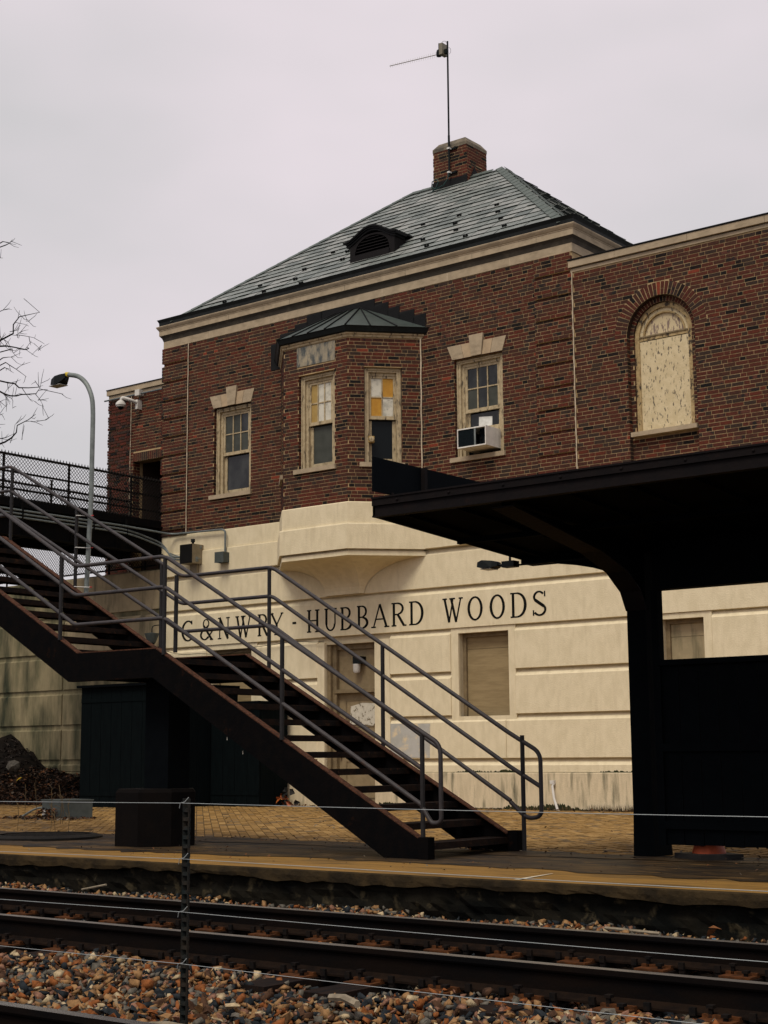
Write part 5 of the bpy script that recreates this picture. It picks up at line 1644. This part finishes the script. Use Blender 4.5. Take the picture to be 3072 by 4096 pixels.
mb.tube([(-18.36+.07*math.cos(t)*1.0, 25.70, 16.44+.06*math.sin(t)) for t in [k*.5 for k in range(8)]], .004, 'mesh_wire', 5)
mb.tube([(-18.27+.06*math.cos(t), 25.76, 16.26+.08*math.sin(t)) for t in [-1.3+k*.4 for k in range(8)]], .004, 'mesh_wire', 5)
mb.tube([(-18.30, 25.73, 13.45), (-18.31, 25.72, 13.30), (-18.42, 25.70, 13.17), (-18.62, 25.70, 13.13), (-18.74, 25.70, 13.2), (-18.72, 25.70, 13.32), (-18.60, 25.70, 13.35), (-18.55, 25.70, 13.28), (-18.62, 25.70, 13.16), (-18.80, 25.72, 13.06)], .012, 'cable_teal', 6)
mb.build('cable', an)
an.location = (-.08, .11, .045)

# ------------------------------------------------------------------ platform clutter
ub = thing('utility_box', 'grey sheet metal box lying on the pavers with leaves blown against it', 'box')
mb = MB(); mb.prism([(-19.36, 15.92), (-18.80, 15.82), (-18.66, 16.35), (-19.22, 16.45)], 0, .27, 'box_grey', axis='z'); mb.build('case', ub)
mb = MB(); mb.prism([(-19.38, 15.905), (-18.79, 15.80), (-18.645, 16.36), (-19.235, 16.465)], .271, .29, 'box_grey', axis='z'); mb.build('lid', ub)
mb = MB(); mb.tube(bend([(-19.32, 16.0, .17), (-19.55, 15.95, .15), (-19.75, 15.85, .02)], .12), .018, 'galvanised', 6); mb.build('conduit', ub)
mb = MB(); mb.quad((-19.345, 15.909, .05), (-19.24, 15.891, .05), (-19.24, 15.891, .14), (-19.345, 15.909, .14), 'white_plastic'); mb.build('sticker', ub)

mhc = thing('manhole_cover', 'round dark iron manhole cover set in a raised ring on the platform', 'manhole cover')
mb = MB(); mb.lathe([(.66, .003), (.66, .025), (.58, .05), (.54, .05), (.54, .03)], -14.45, 11.95, 'cast_iron', 40, caps=False); mb.build('ring', mhc)
mb = MB(); mb.lathe([(.535, .028), (.50, .036), (.03, .038), (.001, .038)], -14.45, 11.95, 'cast_iron', 40)
for k in range(-4, 5):
    w_ = math.sqrt(.47**2-(k*.1)**2)
    mb.box(-14.45-w_, -14.45+w_, 11.95+k*.1-.015, 11.95+k*.1+.015, .036, .047, 'cast_iron')
mb.build('cover', mhc)

# leaves
def leaf_mesh(mb, p, s, m, r2):
    a, t1, t2 = r2.uniform(0, 6.283), r2.uniform(-.7, .7), r2.uniform(-.7, .7)
    U = Vector((math.cos(a), math.sin(a), t1)).normalized()
    V = Vector((-math.sin(a), math.cos(a), t2)).normalized()
    P = Vector(p)
    c = Vector((0, 0, s*.25))
    mb.add([tuple(P-U*s), tuple(P-V*s*.5+c), tuple(P+U*s), tuple(P+V*s*.5+c)], [(0, 1, 2), (0, 2, 3)], m)
r2 = random.Random(11)
def pileh(x, y):
    """Height of the mound against the retaining wall: it rises to the left and to the wall."""
    t = max(0, (-24.7-x)/3.6)
    yy = max(0, min(1, (y-20.3)/2.0))
    return max(0, (t**1.1)*1.25*yy**.8+(.10*math.sin(x*3.1+y*2)+.05*math.sin(x*7.7))*min(1, t*3)*yy)
mb = MB()
gx, gy = 60, 16
V_ = [[(-34+9.6*i/gx, 20.1+2.3*j/gy, pileh(-34+9.6*i/gx, 20.1+2.3*j/gy)*(.92+.16*r2.random())+(-.02 if j == 0 else 0)) for j in range(gy+1)] for i in range(gx+1)]
mb.loft(V_, 'soil_dark', close=False)
mb.build('leaf_mound', kind='structure', smooth=True)
mb = MB()
for _ in range(9000):
    x, y = r2.uniform(-30.5, -24.3), r2.uniform(20.1, 22.38)
    h = pileh(x, y)
    if (h < .01 and r2.random() > .35) or (h > .70 and r2.random() > .30):
        continue
    k = r2.random()
    if h > .70:
        k = .55+.27*k
    leaf_mesh(mb, (x, y, h+r2.uniform(0, .06)), r2.uniform(.025, .06), LEAF[0] if k < .50 else LEAF[1] if k < .82 else LEAF[2] if k < .95 else LEAF[3], r2)
mb.build('fallen_leaves', kind='stuff', fix=False)
mb = MB()
def scatter(n, x0, x1, y0, y1, s0=.02, s1=.045, z=.006):
    for _ in range(n):
        k = r2.random()
        leaf_mesh(mb, (r2.uniform(x0, x1), r2.uniform(y0, y1), z+r2.uniform(0, .02)), r2.uniform(s0, s1), LEAF[0] if k < .4 else LEAF[1] if k < .7 else LEAF[2] if k < .86 else LEAF[3], r2)
scatter(420, -20, -18.2, 15.3, 16.1)
for _ in range(90):
    x = r2.uniform(-19.3, -18.75)
    leaf_mesh(mb, (x, 15.80+(x+19.3)*-.15+r2.uniform(-.08, .03), r2.uniform(.01, .16)), r2.uniform(.03, .06), r2.choice(LEAF[:3]), r2)
scatter(500, -24, -8, 21.9, 22.36); scatter(260, -24, -5, 12.3, 13.3, .012, .03); scatter(200, -26, -6, 13, 22, .012, .035); scatter(160, -16, -3, 10.2, 12.4, .008, .02)
scatter(120, -7, -3.5, 12.9, 14.5, .012, .03)
mb.build('scattered_leaves', kind='stuff', fix=False)
mb = MB(); leaf_mesh(mb, (-26.25, 20.95, .50), .075, 'yellow_leaf', r2); leaf_mesh(mb, (-26.22, 20.95, .50), .06, 'yellow_leaf', r2)
mb.build('yellow_leaf', label='single bright yellow leaf on the mound of brown leaves', cat='leaf')
mb = MB(); mb.tube([(-28.2, 20.75, .93), (-27.7, 20.7, .96), (-27.35, 20.75, 1.02), (-27.2, 20.8, 1.10)], [.05, .07, .06, .03], 'driftwood', 8)
mb.build('log', smooth=True, label='short pale piece of wood lying on the leaf mound', cat='log')
bm_ = bmesh.new()
def rock_mesh(seed, n=11, flat=.62):
    r3 = random.Random(seed)
    b = bmesh.new()
    for _ in range(n):
        v = Vector((r3.gauss(0, 1), r3.gauss(0, 1), r3.gauss(0, 1))).normalized()
        b.verts.new((v.x*r3.uniform(.65, 1.4), v.y*r3.uniform(.5, 1.1), v.z*flat*r3.uniform(.7, 1.5)))
    bmesh.ops.convex_hull(b, input=b.verts)
    for v in [v for v in b.verts if not v.link_faces]:
        b.verts.remove(v)
    bmesh.ops.recalc_face_normals(b, faces=b.faces)
    bmesh.ops.triangulate(b, faces=b.faces)
    b.verts.index_update()
    vs = np.array([v.co[:] for v in b.verts]); fs = np.array([[v.index for v in f.verts] for f in b.faces])
    b.free()
    return vs, fs
bm_.free()
vs, fs = rock_mesh(99, 18)
mb = MB(); mb.add([tuple(Vector((-26.62, 21.1, .80))+Vector(v)*.19) for v in vs], [tuple(f) for f in fs], 'stone_grey'); mb.build('boulder', label='grey rock half buried at the top of the leaf mound', cat='rock')
# dead stalks on the platform
for lab, (cx, cy), n, h in (('thin dead weed stalks by the leaf strewn metal box', (-17.3, 14.6), 5, .55), ('clump of dead stalks between the manhole and the box', (-15.5, 13.0), 4, .42)):
    wd_ = thing('dead_weed', lab, 'plant')
    for k in range(n):
        mb = MB()
        x, y = cx+r2.uniform(-.9, .9), cy+r2.uniform(-.2, .2)
        hh = h*r2.uniform(.6, 1.1)
        mb.tube([(x, y, 0), (x+r2.uniform(-.03, .03), y, hh*.5), (x+r2.uniform(-.05, .05), y, hh)], .005, 'foliage_dead', 4)
        for q in range(4):
            zz = hh*r2.uniform(.4, 1)
            mb.tube([(x, y, zz), (x+r2.uniform(-.08, .08), y+r2.uniform(-.05, .05), zz+r2.uniform(.02, .08))], .003, 'foliage_dead', 4)
        mb.build('stalk', wd_)
# weeds and moss along the foot of the wall
mb = MB()
for _ in range(900):
    x = r2.choice([r2.uniform(-14.6, -8.5), r2.uniform(-13.2, -11.4), r2.uniform(-24, -19.6)])
    y = r2.uniform(22.28, 22.39)
    hh = r2.uniform(.03, .13)
    a = r2.uniform(-.04, .04)
    mb.add([(x-.006, y, 0), (x+.006, y, 0), (x+a, y-.02, hh)], [(0, 1, 2)], r2.choice(['foliage_dead', 'leaf_dark', 'foliage_dead']))
mb.build('grass', kind='stuff', fix=False)
mb = MB()
for k in range(9):
    p = Vector((-19.72+r2.uniform(-.18, .2), 22.1+r2.uniform(-.1, .12), r2.uniform(.03, .30)))
    a = r2.uniform(0, 6.28)
    U, V2 = Vector((math.cos(a), .3, math.sin(a)))*.11, Vector((-math.sin(a), -.2, math.cos(a)))*.07
    N_ = Vector((r2.uniform(-.03, .03), -.05, r2.uniform(-.03, .03)))
    mb.add([tuple(p-U), tuple(p-V2+N_), tuple(p+U), tuple(p+V2+N_)], [(0, 1, 2), (0, 2, 3)], 'wrapper_print' if k % 2 else 'rubber_black')
mb.build('litter', label='crumpled orange and black wrapper at the foot of the wall beside the shed', cat='litter')
mb = MB(); mb.tube([(-13.90, 22.36, .45), (-13.92, 22.33, .40), (-13.86, 22.28, .20), (-13.75, 22.2, .02)], .022, 'white_plastic', 8); mb.box(-13.97, -13.89, 22.33, 22.39, .44, .50, 'white_plastic')
mb.build('drain_pipe', label='short white plastic pipe leaning at the foot of the wall behind the stair end', cat='pipe')

# ------------------------------------------------------------------ railway tracks
RP = [(-.0365, 0), (.0365, 0), (.0365, -.028), (.030, -.038), (.010, -.050), (.009, -.135), (.020, -.148), (.072, -.160), (.072, -.172), (-.072, -.172), (-.072, -.160), (-.020, -.148), (-.009, -.135), (-.010, -.050), (-.030, -.038), (-.0365, -.028)]
RH = -.185
def make_track(label, yfar, ynear, shiny, x0=-40, x1=8):
    t = thing('railway_track', label, 'railway track')
    for y in (yfar, ynear):
        mb = MB()
        n = len(RP)
        A = [(x0, y+p[0], RH+p[1]) for p in RP]; B = [(x1, y+p[0], RH+p[1]) for p in RP]
        mb.add(A+B, [(0, 1, n+1, n)], 'rail_shiny' if shiny else 'rail_head')
        mb.add(A+B, [(i, (i+1) % n, n+(i+1) % n, n+i) for i in range(1, n) if i not in (6, 7, 8, 9, 10, 11)], 'rail_side')
        mb.add(A+B, [(i, (i+1) % n, n+(i+1) % n, n+i) for i in (6, 7, 8, 9, 10, 11)], 'rail_foot')
        mb.build('rail', t)
    x = x0+.3
    sm, pm = None, None
    while x < x1:
        if -16 < x < 2:
            jx = x+rnd.uniform(-.03, .03)
            if sm is None:
                mb = MB(); mb.box(-.115, .115, min(yfar, ynear)-.55, max(yfar, ynear)+.55, -.16, 0, 'sleeper_wood'); sm = mb.mesh('sleeper')
                mb = MB()
                mb.box(-.10, .10, -.20, .20, 0, .012, 'rust_plate'); mb.box(-.10, .10, -.105, -.078, .012, .028, 'rust_plate'); mb.box(-.10, .10, .078, .105, .012, .028, 'rust_plate')
                pm = mb.mesh('tie_plate')
                mb = MB(); mb.box(-.010, .010, -.010, .010, 0, .05, 'spike_dark'); mb.box(-.018, .018, -.018, .026, .05, .066, 'spike_dark'); km = mb.mesh('spike')
                mb = MB(); mb.box(-.018, .018, -.085, .085, -.025, .008, 'spike_dark'); mb.box(-.018, .018, -.092, -.072, .0, .040, 'spike_dark'); mb.box(-.018, .018, .072, .092, .0, .040, 'spike_dark'); am = mb.mesh('rail_anchor')
            s_ = link('sleeper', sm, t, loc=(jx, 0, RH-.186))
            for y in (yfar, ynear):
                p = link('tie_plate', pm, s_, loc=(0, y, .0015))
                for dx, dy in ((-.055, -.095), (.055, .095), (.05, -.15), (-.05, .15)):
                    k = link('spike', km, s_, loc=(dx, y+dy, .008 if abs(dy) < .1 else -.02))
                    k.rotation_euler = (0, 0, 0 if dy < 0 else math.pi)
                link('rail_anchor', am, s_, loc=(.16, y, .012))
                link('rail_anchor', am, s_, loc=(-.16, y, .012))
        x += .54
    return t
make_track('railway track nearest the platform edge with dull dark rails', 8.655, 7.20, False)
make_track('railway track in the near corner with one bright polished rail', 4.63, 3.195, True)

# ------------------------------------------------------------------ ballast stones
r2 = random.Random(21)
nr = np.random.RandomState(5)
ROCKS = [rock_mesh(100+i, r2.choice([6, 6, 7, 7, 8])) for i in range(22)]
def visible(x, y, z, m=1.10):
    v = Vector((x, y, z))-CAMP
    c = v.dot(fw)
    if c < .5: return False
    return abs(v.dot(rt2)/c) < 1536/6100*m and -2048/6100*m < v.dot(up2)/c < .2
def bed(x, y):
    if y > 8.75: return -.312+.02*math.sin(x*3)+.03*(y-9.2)
    if 7.3 < y < 8.55: return -.382+.012*math.sin(x*5)
    if 4.8 < y <= 7.08:
        t = min(1, max(0, (7.08-y)/.5))
        return -.392+.024*math.sin(x*1.9+y*2.3)+.02*math.sin(x*4.3-y*3)-.02*(1-t)
    if 7.08 < y <= 7.3 or 8.55 < y <= 8.75: return -.425
    return -.40
items = []
def fill(x0, x1, y0, y1, pitch, smin, smax, layers):
    for L_ in range(layers):
        y = y0
        while y < y1:
            x = x0+(pitch*.5 if int((y-y0)/pitch) % 2 else 0)
            while x < x1:
                px, py = x+r2.uniform(-.5, .5)*pitch, y+r2.uniform(-.5, .5)*pitch
                x += pitch
                z = bed(px, py)-.03+L_*.022
                if not (y0 <= py <= y1) or not visible(px, py, z):
                    continue
                s = smin+(smax-smin)*r2.random()**1.6*(1.35 if r2.random() < .10 else 1)
                items.append((px, py, z+r2.uniform(-.026, .022), s))
            y += pitch
fill(-12, 0, 4.72, 7.07, .049, .020, .050, 3)
fill(-16, -1, 7.32, 8.52, .058, .022, .042, 1)
fill(-18, -1, 8.78, 9.78, .054, .022, .044, 2)
fill(-9, 0, 3.3, 4.5, .06, .02, .034, 1)
items = [it for it in items if not (7.3 < it[1] < 8.55 and r2.random() < .12)]
def smatk():
    x = r2.random()
    return 0 if x < .21 else 1 if x < .33 else 2 if x < .42 else 3 if x < .57 else 4 if x < .80 else 5 if x < .88 else 6
ballast = thing('ballast', 'loose tan, pink and grey crushed stone between the two railway tracks', 'gravel')
ballast['kind'] = 'stuff'
def dist(it): return (Vector(it[:3])-CAMP).length
order = sorted(range(len(items)), key=lambda i: dist(items[i])-items[i][3]*10-items[i][2]*6)
lead = [i for i in order if visible(*items[i][:3], 1.0) and items[i][1] > 4.8][:300]
ls = set(lead)
rmesh = {}
for i in lead:
    px, py, pz, s = items[i]
    k = (r2.randrange(len(ROCKS)), smatk())
    if k not in rmesh:
        mb = MB(); mb.add([tuple(v) for v in ROCKS[k[0]][0]], [tuple(f) for f in ROCKS[k[0]][1]], STN[k[1]]); rmesh[k] = mb.mesh('stone')
    o = link('stone', rmesh[k], ballast, loc=(px, py, pz))
    o.scale = (s, s*r2.uniform(.8, 1), s*r2.uniform(.8, 1.1))
    o.rotation_euler = (r2.uniform(-.6, .6), r2.uniform(-.6, .6), r2.uniform(0, 6.28))
VV, FF, MM = [], [], []
base_i = 0
for i, (px, py, pz, s) in enumerate(items):
    if i in ls: continue
    vs, fs = ROCKS[nr.randint(len(ROCKS))]
    a, b, c = nr.uniform(-.7, .7), nr.uniform(-.7, .7), nr.uniform(0, 6.28)
    ca, sa, cb, sb_, cc, ss = math.cos(a), math.sin(a), math.cos(b), math.sin(b), math.cos(c), math.sin(c)
    Rm = np.array([[cc, -ss, 0], [ss, cc, 0], [0, 0, 1]]) @ np.array([[cb, 0, sb_], [0, 1, 0], [-sb_, 0, cb]]) @ np.array([[1, 0, 0], [0, ca, -sa], [0, sa, ca]])
    VV.append((vs*s) @ Rm.T+np.array([px, py, pz]))
    FF.append(fs+base_i)
    MM.append(np.full(len(fs), smatk()))
    base_i += len(vs)
VV, FF, MM = np.concatenate(VV), np.concatenate(FF), np.concatenate(MM)
me = bpy.data.meshes.new('stone')
me.vertices.add(len(VV)); me.vertices.foreach_set('co', VV.astype(np.float32).ravel())
me.loops.add(len(FF)*3); me.loops.foreach_set('vertex_index', FF.astype(np.int32).ravel())
me.polygons.add(len(FF)); me.polygons.foreach_set('loop_start', np.arange(0, len(FF)*3, 3, dtype=np.int32)); me.polygons.foreach_set('loop_total', np.full(len(FF), 3, dtype=np.int32))
for k in STN: me.materials.append(M[k])
me.polygons.foreach_set('material_index', MM.astype(np.int32))
me.update(); me.validate()
link('stone', me, ballast, kind='stuff')
print('stones', len(items), 'tris', len(FF))
# sticks and litter on the ballast
for lab, p, rr in (('grey weathered stick lying on stones left of the fence post', [(-5.55, 5.25, -.33), (-5.40, 5.22, -.31), (-5.22, 5.3, -.335)], .012), ('short broken branch on stones right of the fence post', [(-5.35, 6.35, -.325), (-5.18, 6.25, -.30), (-5.05, 6.2, -.315)], .02),
               ('thin dry stick against the platform face', [(-11.1, 9.62, -.27), (-10.75, 9.60, -.21)], .010), ('splintered dry sticks by the platform foot at the right', [(-5.55, 9.55, -.27), (-5.1, 9.5, -.275)], .012)):
    mb = MB(); mb.tube(p, rr, 'driftwood', 6); mb.build('stick', label=lab, cat='stick')
mb = MB(); leaf_mesh(mb, (-4.72, 9.5, -.25), .06, 'leaf_orange', r2); leaf_mesh(mb, (-4.70, 9.52, -.22), .05, 'leaf_orange', r2); mb.build('oak_leaf', label='curled orange leaf on the stones by the platform foot', cat='leaf')
vs, fs = rock_mesh(7, 12)
mb = MB(); mb.add([tuple(Vector((-4.66, 9.42, -.275))+Vector(v)*.022) for v in vs], [tuple(f) for f in fs], 'blue_plastic'); mb.build('bottle_cap', label='small blue plastic scrap among the stones by the platform', cat='litter')

# ------------------------------------------------------------------ wire fence between the tracks
wfn = thing('wire_fence', 'low wire fence of thin strands on a notched steel post between the tracks', 'fence')
FY = 5.35
pm_ = None
for x in (-10.9, -5.405, -.02):
    if pm_ is None:
        mb = MB()
        mb.box(-.010, .010, -.006, .0, -.55, .726, 'post_channel')
        mb.prism([(-.032, -.030), (-.012, 0), (-.010, -.006), (-.028, -.034)], -.55, .726, 'post_channel', axis='z')
        mb.prism([(.032, -.030), (.028, -.034), (.010, -.006), (.012, 0)], -.55, .726, 'post_channel', axis='z')
        z = -.5
        while z < .70:
            mb.box(-.024, .024, -.032, -.0065, z, z+.017, 'post_channel'); z += .043
        pm_ = mb.mesh('post')
    o = link('post', pm_, wfn, loc=(x, FY, 0))
    o.scale = (.68, .8, 1)
for k, z in enumerate((.704, .440, .192, -.048)):
    pts = []
    for i in range(len((-10.9, -5.405, -.02))-1):
        xa, xb = (-10.9, -5.405, -.02)[i], (-10.9, -5.405, -.02)[i+1]
        for j in range(12):
            t = j/12
            pts.append((xa+(xb-xa)*t, FY-.045, z-.012*math.sin(math.pi*t)))
    pts.append((-.02, FY-.045, z))
    mb = MB(); mb.tube(pts, .0015, 'wire_bright', 5); wr = mb.build('wire', wfn, smooth=True)
    mb = MB(); mb.tube([(-5.4249, FY-.047, z-.025), (-5.4149, FY-.052, z), (-5.3849, FY-.052, z+.006), (-5.3649, FY-.045, z+.028)], .002, 'wire_bright', 5); mb.build('tie', wr)

# ------------------------------------------------------------------ bare tree
tree = thing('bare_tree', 'bare winter tree reaching in over the footbridge at the left', 'tree')
mb = MB(); mb.tube([(-49.6, 34, -.6), (-49.5, 34, 7), (-49.8, 34.2, 14), (-49.5, 34, 22)], [.34, .28, .20, .05], 'bark', 12); mb.build('trunk', tree, smooth=True)
TWIGS = [[(-44.43,15.89),(-43.98,16.04),(-43.54,16.15),(-43.23,16.37),(-42.92,16.61),(-42.62,16.87),(-42.49,17.16)],[(-43.54,16.14),(-43.02,16.0),(-42.7,15.9),(-42.44,15.8),(-42.25,15.88)],[(-43.02,16.0),(-42.85,15.76),(-42.69,15.68)],[(-43.47,16.16),(-43.12,16.16),(-42.98,16.2)],[(-43.02,16.02),(-42.8,16.08),(-42.6,16.11)],[(-43.73,16.1),(-43.76,16.47)],[(-42.92,16.57),(-43.18,16.66)],[(-42.95,16.53),(-42.78,16.49)],[(-44.43,15.84),(-43.94,15.76),(-43.51,15.64),(-43.03,15.5),(-42.46,15.38),(-42.27,15.34)],[(-42.46,15.38),(-42.36,15.59)],[(-43.98,16.02),(-43.68,15.82),(-43.54,15.54),(-43.25,15.33)],[(-44.16,15.78),(-44.03,15.63),(-43.86,15.48)],[(-44.4,15.29),(-44.0,15.07),(-43.73,14.92),(-43.4,14.66),(-43.13,14.54)],[(-43.8,14.96),(-43.62,15.01),(-43.58,15.11)],[(-44.39,15.09),(-44.26,15.03),(-44.12,14.89)],[(-44.36,14.54),(-43.97,14.42),(-43.51,14.3),(-43.12,14.07),(-42.74,14.03),(-42.37,14.03),(-42.13,14.15)],[(-43.12,14.07),(-42.79,13.79),(-42.64,13.6),(-42.47,13.49)],[(-43.9,14.4),(-43.92,14.22),(-43.75,14.02)],[(-44.34,14.15),(-44.07,14.01),(-43.62,13.85),(-43.17,13.76),(-42.73,13.72),(-42.29,13.74),(-41.86,13.81),(-41.57,13.73)],[(-41.83,13.83),(-41.75,13.9),(-41.66,14.02)],[(-42.32,13.74),(-42.15,13.49),(-42.08,13.27)],[(-42.15,13.48),(-41.91,13.48)],[(-43.81,13.9),(-43.67,13.67),(-43.76,13.48)],[(-43.62,13.83),(-43.35,13.69),(-43.16,13.55),(-43.25,13.4),(-43.11,13.24)],[(-43.42,13.82),(-43.24,13.9)],[(-44.23,12.08),(-43.79,12.17),(-43.41,12.27),(-43.04,12.4),(-42.74,12.58),(-42.43,12.79),(-42.13,12.95)],[(-42.43,12.79),(-42.06,12.8),(-41.87,12.86)],[(-43.79,12.17),(-43.54,12.37),(-43.31,12.75),(-43.07,12.96)],[(-44.25,12.36),(-43.93,12.38),(-43.61,12.5)],[(-43.41,12.27),(-43.3,12.5)],[(-42.46,12.75),(-42.21,12.68)],[(-44.63,19.84),(-44.43,19.84),(-44.28,19.98)],[(-44.43,19.84),(-44.17,19.77)],[(-44.6,19.22),(-44.3,19.16)],[(-44.49,17.08),(-44.1,17.11),(-43.84,17.17)],[(-44.33,13.86),(-44.06,13.69),(-43.73,13.45)],[(-44.29,13.18),(-43.87,13.22)],[(-44.46,16.43),(-44.32,16.21),(-44.08,16.04)],[(-44.42,15.78),(-44.24,15.92),(-44.19,16.51)],[(-44.28,12.93),(-43.94,12.69)],[(-44.41,15.44),(-44.15,15.43),(-43.92,15.42)]]
mb = MB()
r2 = random.Random(8)
for tw in TWIGS:
    main = len(tw) >= 6
    edge = tw[0][0] < -44.1
    y0 = 34+r2.uniform(-.3, .3)
    n = len(tw)
    r0 = .036 if main else .019 if edge else .0135
    path = [(x, y0+(i-1)*r2.uniform(-.12, .12), z) for i, (x, z) in enumerate(tw)]
    rad = [r0*(1-.72*i/(n-1)) for i in range(n)]
    if edge:        # run the limb back to the trunk outside the picture
        x, z = tw[0]
        path = [(-49.55, 34.05, z-2.2), (-47.6, 34+r2.uniform(-.3, .3), z-1.0+r2.uniform(-.3, .3)), (-45.9, 34+r2.uniform(-.2, .2), z-.35+r2.uniform(-.15, .15))]+path
        rad = [r0*2.4, r0*1.8, r0*1.3]+rad
    mb.tube(path, rad, 'bark', 6)
    for q in range(5 if main else 2):
        i = r2.randrange(len(path)-n, len(path)-1)
        p = Vector(path[i]).lerp(Vector(path[i+1]), r2.random())
        d = (Vector(path[i+1])-Vector(path[i])).normalized()
        d = (d*.6+Vector((r2.uniform(-.5, .8), r2.uniform(-.5, .5), r2.uniform(-.7, .9)))).normalized()
        e_ = p+d*r2.uniform(.15, .40)
        mb.tube([tuple(p), tuple(e_), tuple(e_+(d+Vector((0, 0, r2.uniform(-.3, .6)))).normalized()*r2.uniform(.08, .22))], [.010, .008, .005], 'bark', 5)
for k in range(40):  # more limbs on the far side of the trunk
    z = r2.uniform(9, 21)
    a = r2.uniform(1.2, 5.1)
    p = Vector((-49.55, 34, z)); d = Vector((math.cos(a), math.sin(a), .55)).normalized()
    path = [p]
    for q in range(4):
        d = (d+Vector((r2.uniform(-.3, .3), r2.uniform(-.3, .3), r2.uniform(-.2, .3)))).normalized(); path.append(path[-1]+d*r2.uniform(.6, 1.2))
    mb.tube(path, [.09, .06, .04, .025, .01], 'bark', 6)
mb.build('crown', tree, fix=False)
